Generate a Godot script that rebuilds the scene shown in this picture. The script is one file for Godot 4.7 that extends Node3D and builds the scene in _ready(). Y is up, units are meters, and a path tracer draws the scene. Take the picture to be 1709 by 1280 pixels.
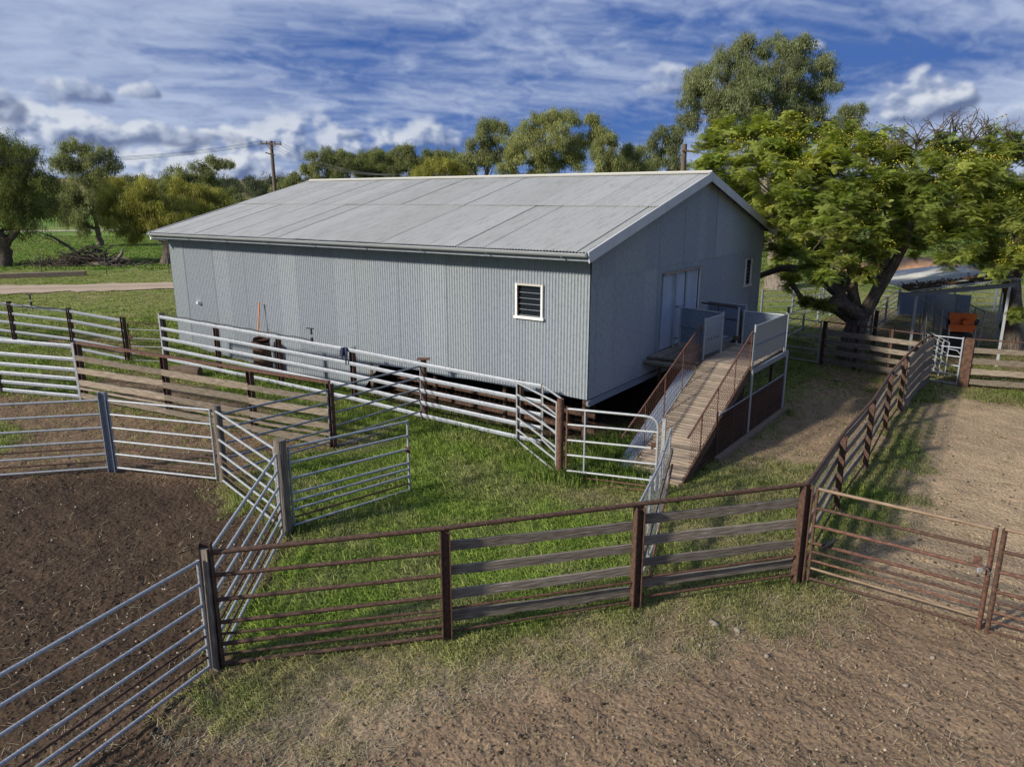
extends Node3D

const SHED_AT := Vector3(1.5932, 0.0, -14.8984)
const SHED_TURN := 2.5339
const ALONG := Vector3(-0.82097, 0.0, -0.57097)   # the shed's long side, away from its near corner
const INTO := Vector3(0.57097, 0.0, -0.82097)     # the shed's gable side
var M := {}
var taken := {}


# ------------------------------------------------------------------ mesh building
class MB:
	var v := PackedVector3Array()
	var n := PackedVector3Array()
	var uv := PackedVector2Array()
	var c := PackedColorArray()
	var idx := PackedInt32Array()

	func quad(p0: Vector3, p1: Vector3, p2: Vector3, p3: Vector3, nrm: Vector3, w: float, l: float, at := Vector2.ZERO) -> void:
		var b := v.size()
		v.append(p0); v.append(p1); v.append(p2); v.append(p3)
		for i in 4:
			n.append(nrm)
		uv.append(at); uv.append(at + Vector2(w, 0)); uv.append(at + Vector2(w, l)); uv.append(at + Vector2(0, l))
		if (p1 - p0).cross(p2 - p0).dot(nrm) > 0.0:
			idx.append_array([b, b + 2, b + 1, b, b + 3, b + 2])
		else:
			idx.append_array([b, b + 1, b + 2, b, b + 2, b + 3])

	func tri(p0: Vector3, p1: Vector3, p2: Vector3, nrm: Vector3) -> void:
		var b := v.size()
		v.append(p0); v.append(p1); v.append(p2)
		for i in 3:
			n.append(nrm)
		uv.append(Vector2(0, 0)); uv.append(Vector2(1, 0)); uv.append(Vector2(0.5, 1))
		if (p1 - p0).cross(p2 - p0).dot(nrm) > 0.0:
			idx.append_array([b, b + 2, b + 1])
		else:
			idx.append_array([b, b + 1, b + 2])

	# a box given by its centre and three half axes
	func block(o: Vector3, x: Vector3, y: Vector3, z: Vector3, shift := 0.0) -> void:
		var ax := [x, y, z]
		for k in 3:
			var a: Vector3 = ax[k]
			var u: Vector3 = ax[(k + 1) % 3]
			var w: Vector3 = ax[(k + 2) % 3]
			if u.length() > w.length():
				var t := u
				u = w
				w = t
			for s in [-1.0, 1.0]:
				var f: Vector3 = o + a * s
				quad(f - u - w, f + u - w, f + u + w, f - u + w, (a * s).normalized(), u.length() * 2.0, w.length() * 2.0, Vector2(shift + k * 0.37 + s * 0.11, shift * 1.7))

	func box(o: Vector3, size: Vector3) -> void:
		block(o, Vector3(size.x / 2, 0, 0), Vector3(0, size.y / 2, 0), Vector3(0, 0, size.z / 2), o.x * 0.3 + o.z)

	# a squared bar from a to b: w across, h along «up»
	func beam(a: Vector3, b: Vector3, w: float, h: float, up := Vector3.UP) -> void:
		var d := (b - a).normalized()
		var side := d.cross(up).normalized()
		var top := side.cross(d).normalized()
		block((a + b) / 2, side * w / 2, top * h / 2, (b - a) / 2, a.x * 0.7 + a.y * 1.3)

	# a weathered sawn board: uneven edges, a little sag and twist
	func board(a: Vector3, b: Vector3, h: float, t: float, rng: RandomNumberGenerator, rough := 0.007, up := Vector3.UP) -> void:
		var d := (b - a).normalized()
		var side := d.cross(up).normalized()
		var top := side.cross(d).normalized()
		var segs := 10
		var sag := rng.randf_range(-0.012, 0.004)
		var bow := rng.randf_range(-0.01, 0.01)
		var u0 := rng.randf() * 3.0
		var ring := []
		for i in segs + 1:
			var s := float(i) / segs
			var o := a.lerp(b, s) + top * sag * sin(s * PI) + side * bow * sin(s * PI)
			var hu := h / 2 + rng.randf_range(-rough, rough)
			var hd := h / 2 + rng.randf_range(-rough, rough)
			ring.append([o + top * hu - side * t / 2, o + top * hu + side * t / 2, o - top * hd + side * t / 2, o - top * hd - side * t / 2])
		var l := a.distance_to(b) / segs
		for i in segs:
			for k in 4:
				var nn: Vector3 = [top, side, -top, -side][k]
				var r0: Array = ring[i]
				var r1: Array = ring[i + 1]
				quad(r0[k], r0[(k + 1) % 4], r1[(k + 1) % 4], r1[k], nn, t if k % 2 == 0 else h, l, Vector2(u0 + k * 0.4, u0 + i * l))
		quad(ring[0][0], ring[0][1], ring[0][2], ring[0][3], -d, t, h)
		quad(ring[segs][0], ring[segs][1], ring[segs][2], ring[segs][3], d, t, h)

	func pipe(p: PackedVector3Array, r: PackedFloat32Array, sides := 8, caps := true) -> void:
		var m := p.size()
		var rings := v.size()
		var x := Vector3.ZERO
		var along := 0.0
		for i in m:
			var d := (p[mini(i + 1, m - 1)] - p[maxi(i - 1, 0)]).normalized()
			if i == 0:
				x = d.cross(Vector3.UP if absf(d.y) < 0.9 else Vector3.RIGHT).normalized()
			else:
				x = (x - d * x.dot(d)).normalized()
				along += p[i].distance_to(p[i - 1])
			var y := d.cross(x)
			for k in sides + 1:
				var a := TAU * k / sides
				var nn := x * cos(a) + y * sin(a)
				v.append(p[i] + nn * r[mini(i, r.size() - 1)])
				n.append(nn)
				uv.append(Vector2(r[0] * a, along))
		for i in m - 1:
			for k in sides:
				var a := rings + i * (sides + 1) + k
				var b := a + sides + 1
				idx.append_array([a, b, a + 1, a + 1, b, b + 1])
		if caps:
			for e in [0, m - 1]:
				var d: Vector3 = (p[1] - p[0]).normalized() * -1.0 if e == 0 else (p[m - 1] - p[m - 2]).normalized()
				var b := v.size()
				v.append(p[e]); n.append(d); uv.append(Vector2.ZERO)
				for k in sides + 1:
					v.append(v[rings + e * (sides + 1) + k]); n.append(d); uv.append(Vector2(0.02, 0.02))
				for k in sides:
					if e == 0:
						idx.append_array([b, b + 1 + k, b + 2 + k])
					else:
						idx.append_array([b, b + 2 + k, b + 1 + k])

	func tube(a: Vector3, b: Vector3, r0: float, r1 := -1.0, sides := 8) -> void:
		pipe(PackedVector3Array([a, b]), PackedFloat32Array([r0, r0 if r1 < 0.0 else r1]), sides)

	# corrugated iron between x0 and x1, its foot at y0 and head at y1 (left and right), facing -z
	func corrugated(x0: float, x1: float, yl0: float, yr0: float, yl1: float, yr1: float, z: float, tilt := 0.0) -> void:
		var cols := int(ceil((x1 - x0) / 0.0095))
		var b := v.size()
		for i in cols + 1:
			var t := float(i) / cols
			var x := lerpf(x0, x1, t)
			var ph := TAU * x / 0.0762
			var dz := -0.0115 * cos(ph)
			var nn := Vector3(0.0115 * TAU / 0.0762 * sin(ph), 0, -1).normalized()
			var ya := lerpf(yl0, yr0, t)
			var yb := lerpf(yl1, yr1, t)
			for e in 2:
				v.append(Vector3(x, yb if e else ya, z + dz - tilt * t))
				n.append(nn)
				uv.append(Vector2(x, yb if e else ya))
		for i in cols:
			var q := b + i * 2
			idx.append_array([q, q + 2, q + 1, q + 1, q + 2, q + 3])

	func mesh() -> ArrayMesh:
		var arrays := []
		arrays.resize(Mesh.ARRAY_MAX)
		arrays[Mesh.ARRAY_VERTEX] = v
		arrays[Mesh.ARRAY_NORMAL] = n
		arrays[Mesh.ARRAY_TEX_UV] = uv
		if c.size() == v.size():
			arrays[Mesh.ARRAY_COLOR] = c
		arrays[Mesh.ARRAY_INDEX] = idx
		var m := ArrayMesh.new()
		m.add_surface_from_arrays(Mesh.PRIMITIVE_TRIANGLES, arrays)
		return m


# ------------------------------------------------------------------ naming and grouping
func numbered(called: String) -> String:
	taken[called] = taken.get(called, -1) + 1
	return called if taken[called] == 0 else "%s_%03d" % [called, taken[called]]


func tag(o: Node, label: String, category: String, group := "") -> Node:
	o.set_meta("label", label)
	o.set_meta("category", category)
	if group:
		o.set_meta("group", group)
	return o


func thing(called: String, label: String, category: String, at := Vector3.ZERO, turn := 0.0, group := "") -> Node3D:
	var o := Node3D.new()
	o.name = numbered(called)
	o.position = at
	o.rotation.y = turn
	add_child(o, true)
	tag(o, label, category, group)
	return o


func part(called: String, b: MB, m: Material, parent: Node, label := "") -> MeshInstance3D:
	var o := MeshInstance3D.new()
	o.name = called
	o.mesh = b.mesh()
	o.material_override = m
	parent.add_child(o, true)
	if label:
		o.set_meta("label", label)
	return o


func structure(called: String, b: MB, m: Material) -> MeshInstance3D:
	var o := part(numbered(called), b, m, self)
	o.set_meta("kind", "structure")
	return o


func many(called: String, mesh: Mesh, m: Material, where: Array, tints: PackedColorArray, parent: Node) -> MultiMeshInstance3D:
	var mm := MultiMesh.new()
	mm.transform_format = MultiMesh.TRANSFORM_3D
	mm.use_colors = true
	mm.mesh = mesh
	mm.instance_count = where.size()
	for i in where.size():
		mm.set_instance_transform(i, where[i])
		mm.set_instance_color(i, tints[i])
	var o := MultiMeshInstance3D.new()
	o.name = called
	o.multimesh = mm
	o.material_override = m
	parent.add_child(o, true)
	o.set_meta("kind", "stuff")
	return o


func rngs(s: int) -> RandomNumberGenerator:
	var r := RandomNumberGenerator.new()
	r.seed = s * 7919 + 13
	return r


# ------------------------------------------------------------------ the lie of the land
func lift(x: float, z: float) -> float:
	var s := (x - SHED_AT.x) * ALONG.x + (z - SHED_AT.z) * ALONG.z
	if s <= -1.0:
		return 0.0
	if s < 1.0:
		return 0.045 * (s + 1.0) * (s + 1.0) / 4.0
	if s < 18.0:
		return 0.045 * s
	if s < 22.0:
		var t := (s - 18.0) / 4.0
		return 0.045 * (18.0 + 4.0 * (t - t * t / 2.0))
	return 0.9


func hill(x: float, z: float) -> float:
	var far := maxf(0.0, Vector2(x, z).length() - 150.0)
	return minf(far * 0.034, 26.0) * smoothstep(0.0, 60.0, far)


func on_ground(x: float, z: float) -> Vector3:
	return Vector3(x, lift(x, z) + hill(x, z), z)


func sp(s: float, y: float, d: float) -> Vector3:   # a point given along and into the shed
	return SHED_AT + ALONG * s + INTO * d + Vector3(0, y, 0)


# ------------------------------------------------------------------ materials
func tex(freq: float, ramp: Array, seed_: int, size := 512, octaves := 5, gain := 0.55) -> ImageTexture:
	var f := FastNoiseLite.new()
	f.seed = seed_
	f.frequency = freq
	f.fractal_type = FastNoiseLite.FRACTAL_FBM
	f.fractal_octaves = octaves
	f.fractal_gain = gain
	var im := f.get_seamless_image(size, size)
	var lut := PackedByteArray()
	lut.resize(256 * 3)
	for i in 256:
		var t := i / 255.0 * (ramp.size() - 1)
		var k := mini(int(t), ramp.size() - 2)
		var col: Color = (ramp[k] as Color).lerp(ramp[k + 1], t - k).linear_to_srgb()
		lut[i * 3] = clampi(int(col.r * 255.0 + 0.5), 0, 255)
		lut[i * 3 + 1] = clampi(int(col.g * 255.0 + 0.5), 0, 255)
		lut[i * 3 + 2] = clampi(int(col.b * 255.0 + 0.5), 0, 255)
	im.convert(Image.FORMAT_L8)
	var src := im.get_data()
	var dst := PackedByteArray()
	dst.resize(src.size() * 3)
	for i in src.size():
		var q := src[i] * 3
		dst[i * 3] = lut[q]
		dst[i * 3 + 1] = lut[q + 1]
		dst[i * 3 + 2] = lut[q + 2]
	return ImageTexture.create_from_image(Image.create_from_data(size, size, false, Image.FORMAT_RGB8, dst))


func grey(freq: float, seed_: int, size := 256, octaves := 5, kind := FastNoiseLite.TYPE_SIMPLEX_SMOOTH) -> ImageTexture:
	var f := FastNoiseLite.new()
	f.noise_type = kind
	f.seed = seed_
	f.frequency = freq
	f.fractal_octaves = octaves
	var im := f.get_seamless_image(size, size)
	im.convert(Image.FORMAT_RGB8)
	return ImageTexture.create_from_image(im)


func mat(t: Texture2D, scale: Vector2, rough: float, metal := 0.0, tint := Color.WHITE, bump: Texture2D = null, relief := 0.0) -> StandardMaterial3D:
	var m := StandardMaterial3D.new()
	m.albedo_color = tint
	m.albedo_texture = t
	m.uv1_scale = Vector3(scale.x, scale.y, 1)
	m.roughness = rough
	m.metallic = metal
	if bump:
		m.heightmap_enabled = true
		m.heightmap_texture = bump
		m.heightmap_scale = relief
	return m


func lin(r: float, g: float, b: float) -> Color:
	return Color(r, g, b).linear_to_srgb()


func plain(r: float, g: float, b: float, rough := 0.7, metal := 0.0) -> StandardMaterial3D:
	var m := StandardMaterial3D.new()
	m.albedo_color = lin(r, g, b)
	m.roughness = rough
	m.metallic = metal
	return m


func make_materials() -> void:
	var galv_tex := tex(0.02, [Color(0.185, 0.20, 0.215), Color(0.285, 0.30, 0.32), Color(0.37, 0.39, 0.41), Color(0.255, 0.27, 0.285)], 3, 512, 6)
	var iron_tex := tex(0.008, [Color(0.25, 0.24, 0.225), Color(0.305, 0.335, 0.36), Color(0.36, 0.39, 0.415), Color(0.29, 0.32, 0.345)], 5, 1024, 8, 0.75)
	var roof_tex := tex(0.006, [Color(0.36, 0.33, 0.29), Color(0.475, 0.475, 0.475), Color(0.54, 0.54, 0.545), Color(0.43, 0.42, 0.405)], 9, 1024, 8, 0.72)
	var rust_tex := tex(0.02, [Color(0.03, 0.018, 0.013), Color(0.085, 0.045, 0.030), Color(0.13, 0.07, 0.045), Color(0.22, 0.13, 0.085)], 11, 512, 6)
	var fresh_rust := tex(0.02, [Color(0.045, 0.024, 0.017), Color(0.105, 0.052, 0.034), Color(0.16, 0.08, 0.05), Color(0.23, 0.15, 0.105)], 12, 512, 6)
	var wood_tex := tex(0.012, [Color(0.04, 0.032, 0.025), Color(0.14, 0.115, 0.09), Color(0.19, 0.16, 0.13), Color(0.33, 0.30, 0.265)], 17, 512, 6)
	var tan_wood := tex(0.012, [Color(0.07, 0.055, 0.042), Color(0.22, 0.175, 0.13), Color(0.29, 0.24, 0.185), Color(0.42, 0.37, 0.30)], 19, 512, 6)
	var slat_tex := tex(0.012, [Color(0.12, 0.088, 0.064), Color(0.25, 0.195, 0.148), Color(0.31, 0.25, 0.195), Color(0.38, 0.325, 0.265)], 21, 512, 6)
	var bark_tex := tex(0.015, [Color(0.03, 0.022, 0.016), Color(0.085, 0.065, 0.05), Color(0.13, 0.105, 0.085), Color(0.19, 0.16, 0.13)], 23, 512, 6)
	var gum_bark := tex(0.012, [Color(0.05, 0.04, 0.032), Color(0.13, 0.105, 0.085), Color(0.20, 0.17, 0.14), Color(0.09, 0.072, 0.058)], 25, 512, 6)
	var rough_map := grey(0.03, 31, 256, 6)
	var bark_map := grey(0.02, 33, 256, 6)
	M.galv = mat(galv_tex, Vector2(2.2, 2.2), 0.42, 0.15, Color.WHITE, rough_map, 0.05)
	M.galv_dark = mat(galv_tex, Vector2(1.3, 1.3), 0.5, 0.1, Color(0.78, 0.8, 0.84))
	M.white_rail = mat(galv_tex, Vector2(0.7, 1.1), 0.5, 0.15, Color(1.0, 1.0, 1.0))
	M.white_rail.albedo_color = Color(0.96, 0.97, 1.0)
	M.sheet_steel = mat(galv_tex, Vector2(1.4, 1.4), 0.36, 0.45, Color(0.9, 0.95, 1.0))
	M.iron = []
	for k in 5:
		var w: float = [1.0, 0.975, 1.02, 0.99, 0.955][k]
		M.iron.append(mat(iron_tex, Vector2(0.85 + k * 0.07, 0.7 + k * 0.06), 0.5, 0.2, Color(w * 0.93, w * 0.94, w * [0.96, 0.97, 0.955, 0.95, 0.97][k])))
	M.roof = []
	for k in 5:
		var w: float = [1.0, 0.98, 1.015, 0.99, 0.97][k]
		M.roof.append(mat(roof_tex, Vector2(0.8 + k * 0.06, 0.12 + k * 0.01), 0.5, 0.1, Color(w, w * 0.995, w * [0.955, 0.95, 0.955, 0.953, 0.945][k])))
	M.rust = mat(rust_tex, Vector2(1.6, 1.2), 0.8, 0.0, Color(0.84, 0.82, 0.82), rough_map, 0.15)
	M.rust_red = mat(fresh_rust, Vector2(1.6, 1.2), 0.8, 0.0, Color(0.88, 0.84, 0.84), rough_map, 0.15)
	M.rust_pale = mat(fresh_rust, Vector2(1.1, 0.9), 0.75, 0.0, Color(0.98, 0.95, 0.94), rough_map, 0.1)
	M.worn_rail = mat(slat_tex, Vector2(2.0, 0.6), 0.6, 0.1, Color(0.92, 0.87, 0.80))
	M.brown_post = mat(rust_tex, Vector2(0.7, 0.7), 0.8, 0.0, Color(0.85, 0.8, 0.76))
	M.wood = []
	M.tan = []
	M.slat = []
	for k in 4:
		M.wood.append(mat(wood_tex, Vector2(5.0, 0.35 + k * 0.07), 0.9, 0.0, Color(1, 1, 1) * [1.0, 0.9, 1.08, 0.96][k], bark_map, 0.5))
		M.tan.append(mat(tan_wood, Vector2(5.0, 0.35 + k * 0.07), 0.9, 0.0, Color(1, 1, 1) * [1.0, 0.86, 0.94, 0.8][k], bark_map, 0.4))
		M.slat.append(mat(slat_tex, Vector2(4.0, 0.4 + k * 0.06), 0.85, 0.0, Color(1, 1, 1) * [1.0, 0.93, 1.04, 0.88][k], bark_map, 0.3))
	M.dark_wood = mat(wood_tex, Vector2(4.0, 0.5), 0.9, 0.0, Color(0.8, 0.74, 0.68), bark_map, 0.5)
	M.bark = mat(bark_tex, Vector2(1.2, 0.35), 0.95, 0.0, Color.WHITE, bark_map, 4.0)
	M.gum_bark = mat(gum_bark, Vector2(0.7, 0.25), 0.9, 0.0, Color.WHITE, bark_map, 2.0)
	M.pale_paint = mat(tex(0.01, [Color(0.42, 0.43, 0.46), Color(0.50, 0.51, 0.54), Color(0.54, 0.55, 0.57)], 41, 256), Vector2(0.5, 0.5), 0.55)
	M.white_paint = mat(tex(0.02, [Color(0.62, 0.59, 0.54), Color(0.76, 0.75, 0.72), Color(0.80, 0.79, 0.77)], 43, 256), Vector2(2, 2), 0.5)
	M.cream_paint = plain(0.43, 0.42, 0.37, 0.55)
	M.door_paint = mat(tex(0.008, [Color(0.28, 0.33, 0.42), Color(0.36, 0.41, 0.50), Color(0.38, 0.43, 0.52)], 45, 256), Vector2(0.3, 0.3), 0.45)
	M.dark = plain(0.02, 0.018, 0.016, 0.9)
	M.lining = plain(0.09, 0.08, 0.07, 0.9)
	M.red_frame = plain(0.16, 0.03, 0.03, 0.6)
	M.orange = mat(tex(0.02, [Color(0.62, 0.11, 0.015), Color(0.80, 0.15, 0.018), Color(0.82, 0.18, 0.025)], 47, 256), Vector2(2, 2), 0.45)
	M.black = plain(0.015, 0.015, 0.015, 0.5)
	M.rubber = plain(0.02, 0.02, 0.022, 0.7)
	M.cable = plain(0.05, 0.052, 0.055, 0.6)
	M.wire = plain(0.16, 0.16, 0.165, 0.5, 0.4)
	M.concrete = mat(tex(0.02, [Color(0.13, 0.095, 0.07), Color(0.19, 0.145, 0.11), Color(0.22, 0.175, 0.135)], 49, 256), Vector2(1, 1), 0.9)
	M.cloth = plain(0.03, 0.035, 0.075, 0.95)
	M.stone = plain(0.22, 0.185, 0.145, 0.9)
	M.white_thing = plain(0.7, 0.7, 0.68, 0.5)
	M.glass = StandardMaterial3D.new()
	M.glass.transparency = BaseMaterial3D.TRANSPARENCY_ALPHA
	M.glass.albedo_color = Color(0.12, 0.14, 0.15, 0.5)
	M.glass.metallic_specular = 0.3
	M.glass.roughness = 0.05
	M.pole = mat(gum_bark, Vector2(1.0, 0.1), 0.9, 0.0, Color(0.85, 0.82, 0.8))


func tinted(rough: float, through: Color, tint := Color.WHITE) -> StandardMaterial3D:
	var m := StandardMaterial3D.new()
	m.vertex_color_use_as_albedo = true
	m.albedo_color = tint
	m.roughness = rough
	m.metallic_specular = 0.3
	if through != Color.BLACK:
		m.backlight_enabled = true
		m.backlight = through
	return m


# ------------------------------------------------------------------ camera, sky, sun
func _ready() -> void:
	var cam := Camera3D.new()
	cam.name = "camera"
	cam.position = Vector3(0, 5.3, 0)
	cam.rotation = Vector3(-0.2477, 0, 0)
	cam.fov = 55.42
	cam.near = 0.1
	cam.far = 4000.0
	add_child(cam)
	var env := Environment.new()
	env.background_mode = Environment.BG_SKY
	env.tonemap_mode = Environment.TONE_MAPPER_LINEAR
	env.tonemap_exposure = 1.32
	env.sdfgi_enabled = true
	env.ssao_enabled = true
	env.ssil_enabled = true
	var sky := Sky.new()
	var pan := PanoramaSkyMaterial.new()
	pan.panorama = paint_sky()
	pan.energy_multiplier = 1.0
	sky.sky_material = pan
	env.sky = sky
	var world := WorldEnvironment.new()
	world.name = "world_environment"
	world.environment = env
	add_child(world)
	var sun := DirectionalLight3D.new()
	sun.name = "sun"
	sun.light_energy = 1.4
	sun.light_color = Color(1.0, 0.965, 0.90)
	sun.light_angular_distance = 4.0
	sun.shadow_enabled = true
	var el := deg_to_rad(28.0)
	var az := deg_to_rad(30.0)
	var toward := Vector3(-cos(az) * cos(el), sin(el), sin(az) * cos(el))
	sun.basis = Basis.looking_at(-toward, Vector3.UP)
	add_child(sun)

	make_materials()
	build_ground()
	build_shed()
	build_ramp()
	build_yards()
	build_right_yards()
	build_trees()
	build_poles()
	build_small_things()
	build_grass()


var heaps := []


# the sky of the day: high broken cloud over deep blue, heaped cloud low on the horizon; a function of direction only
func paint_sky() -> ImageTexture:
	var w := 4096
	var h := 2048
	var veil := FastNoiseLite.new()
	veil.seed = 21
	veil.frequency = 0.55
	veil.fractal_octaves = 5
	veil.fractal_gain = 0.5
	var ripple := FastNoiseLite.new()
	ripple.seed = 77
	ripple.frequency = 3.4
	ripple.fractal_octaves = 5
	ripple.fractal_gain = 0.62
	var heap := FastNoiseLite.new()
	heap.seed = 5
	heap.noise_type = FastNoiseLite.TYPE_SIMPLEX_SMOOTH
	heap.frequency = 0.75
	heap.fractal_type = FastNoiseLite.FRACTAL_FBM
	heap.fractal_octaves = 5
	heap.fractal_gain = 0.5
	heap.domain_warp_enabled = false
	heaps = [[-14.7, 2.9, 7.7, 3.4, 0.62, 0.75], [-6.9, 4.0, 3.7, 2.1, 0.55, 0.80], [-31.6, 3.0, 5.0, 3.3, 0.55, 0.35], [-22.5, 1.3, 5.6, 3.6, 0.55, 0.35], [-19.0, 1.3, 4.0, 2.4, 0.50, 0.40], [-25.7, 3.6, 6.2, 1.5, 0.15, 0.50], [-29.5, 6.1, 2.5, 1.4, 0.20, 0.40], [-25.5, 6.6, 1.4, 1.1, 0.30, 0.40], [-33.7, 4.7, 1.7, 2.3, 0.15, 0.40], [-11.7, 4.3, 1.2, 0.8, 0.15, 0.50], [-16.6, 0.1, 14.7, 1.6, 0.12, 0.80], [-32.1, 1.2, 5.8, 1.2, 0.12, 0.80], [11.3, 7.5, 2.2, 1.8, 0.35, 0.80], [28.1, 5.4, 3.3, 2.7, 0.26, 0.45], [29.2, 5.2, 3.4, 1.5, 0.08, 0.45], [33.1, 4.0, 2.3, 1.6, 0.20, 0.50], [21.1, 9.7, 0.8, 0.7, 0.50, 0.60], [16.2, 6.6, 2.7, 1.3, 0.40, 0.90]]
	var hr := rngs(4)
	for k in 26:   # the same kind of cloud all round
		var far_az := 48.0 + 264.0 * k / 26.0 + hr.randf_range(-3.0, 3.0)
		heaps.append([far_az if far_az < 180.0 else far_az - 360.0, hr.randf_range(0.5, 6.5), hr.randf_range(2.0, 7.0), hr.randf_range(1.2, 3.6), hr.randf_range(0.2, 0.6), 0.4])
	var broad := FastNoiseLite.new()
	broad.seed = 8
	broad.frequency = 1.0
	broad.fractal_octaves = 2
	var data := PackedByteArray()
	data.resize(w * h * 3)
	var lut := PackedByteArray()
	lut.resize(2049)
	for i in 2049:
		lut[i] = clampi(int(pow(i / 2048.0, 1.0 / 2.2) * 255.0 + 0.5), 0, 255)
	for row in h:
		var el := PI / 2 - PI * (row + 0.5) / h
		if el < -0.03:
			break
		var fine := el < deg_to_rad(21.0)
		if not fine and row % 4 != 0:
			var from := (row - row % 4) * w * 3
			for k in w * 3:
				data[row * w * 3 + k] = data[from + k]
			continue
		var e := maxf(el, 0.0)
		var se := sin(e)
		var ce := cos(e)
		var col := 0
		while col < w:
			var a := TAU * (col + 0.5) / w
			if a > PI:
				a -= TAU
			var step := 1 if fine and absf(a) < 0.82 else 4
			var out := sky_color(a, e, se, ce, veil, ripple, heap, broad)
			var r := lut[clampi(int(out.x * 2048.0), 0, 2048)]
			var g := lut[clampi(int(out.y * 2048.0), 0, 2048)]
			var b := lut[clampi(int(out.z * 2048.0), 0, 2048)]
			for k in step:
				if col + k < w:
					var q := (row * w + col + k) * 3
					data[q] = r
					data[q + 1] = g
					data[q + 2] = b
			col += step
	# below the horizon: the last row's mean is what the renderer uses
	var last := int((PI / 2 + 0.03) / PI * h) - 1
	for row in range(last, h):
		for k in w:
			var q := (row * w + k) * 3
			data[q] = 92
			data[q + 1] = 98
			data[q + 2] = 92
	return ImageTexture.create_from_image(Image.create_from_data(w, h, false, Image.FORMAT_RGB8, data))


func sky_color(a: float, e: float, se: float, ce: float, veil: FastNoiseLite, ripple: FastNoiseLite, heap: FastNoiseLite, broad: FastNoiseLite) -> Vector3:
	var x := sin(a) * ce
	var z := -cos(a) * ce
	# clear air
	var up := pow(1.0 - se, 5.0)
	var c := Vector3(0.022, 0.080, 0.285).lerp(Vector3(0.095, 0.19, 0.42), up * up)
	# the high layer lies on a plane overhead
	var d := 1.0 / (se + 0.17)
	var px := x * d
	var pz := z * d
	var cover := veil.get_noise_2d(px * 0.75 + 3.1, pz * 1.25) * 0.85 + broad.get_noise_2d(px * 0.22 + 40.0, pz * 0.22) * 0.75
	var fleck := ripple.get_noise_2d(px * 1.1 + veil.get_noise_2d(px * 2.0, pz * 2.0) * 0.35, pz * 1.5 + px * 0.35)
	var amount := smoothstep(-0.50, 0.42, cover * 0.95 + fleck * 0.36 + 0.10 + 0.30 * cos(a + 0.75))
	var bright := clampf(0.5 + fleck * 0.5 + cover * 0.45, 0.0, 1.0)
	var white := Vector3(0.145, 0.205, 0.37).lerp(Vector3(0.39, 0.46, 0.60), bright)
	white = white.lerp(Vector3(0.50, 0.55, 0.66), up * 0.35)
	c = c.lerp(white, amount * 0.88)
	# heaped clouds, nearer ones in front: azimuth, base, half width, height in degrees, whiteness
	var deg := rad_to_deg(e)
	if deg < 13.0:
		var az := rad_to_deg(a)
		for q in heaps:
			var u: float = (az - q[0]) / q[2]
			if absf(u) > 1.5:
				continue
			var v: float = (deg - q[1]) / q[3]
			if v < -0.35 or v > 1.5:
				continue
			var p0 := puff(az, deg, heap)
			var body := shape(u, v) + (p0 - 0.5) * 1.25
			var alpha := smoothstep(-0.06, q[5] * 1.25, body) * smoothstep(-0.26, 0.10, v + (p0 - 0.5) * 0.25)
			if alpha <= 0.0:
				continue
			var p1 := puff(az - 0.42, deg + 0.36, heap)
			var du: float = 0.42 / q[2]
			var dv: float = 0.36 / q[3]
			var slope: float = (body - shape(u - du, v + dv) - (p1 - 0.5) * 1.25) / (du + dv + 0.12)
			var shade := clampf(q[4] + slope * 0.42 + 0.55 * (v - 0.35) - 0.10 * u, 0.0, 1.0)
			var cc := Vector3(0.09, 0.125, 0.235).lerp(Vector3(0.26, 0.31, 0.43), smoothstep(0.0, 0.5, shade)).lerp(Vector3(0.54, 0.57, 0.62), smoothstep(0.45, 1.0, shade))
			c = c.lerp(cc, alpha * 0.80)
	return c


func shape(u: float, v: float) -> float:
	return 1.0 - u * u * 1.05 - v * v * (0.95 if v > 0.0 else 6.0)


func puff(az: float, deg: float, heap: FastNoiseLite) -> float:
	return 0.5 + heap.get_noise_2d(az * 0.36, deg * 0.50) * 0.85


# ------------------------------------------------------------------ ground
const GX0 := -60.0
const GZ0 := -90.0
const CELL := 0.25
const GW := 480
const GH := 380
var green := PackedFloat32Array()
var dry := PackedFloat32Array()
var soil_r := PackedFloat32Array()
var soil_g := PackedFloat32Array()
var soil_b := PackedFloat32Array()
var rough := PackedFloat32Array()
var fine_noise := FastNoiseLite.new()
var wide_noise := FastNoiseLite.new()


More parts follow.
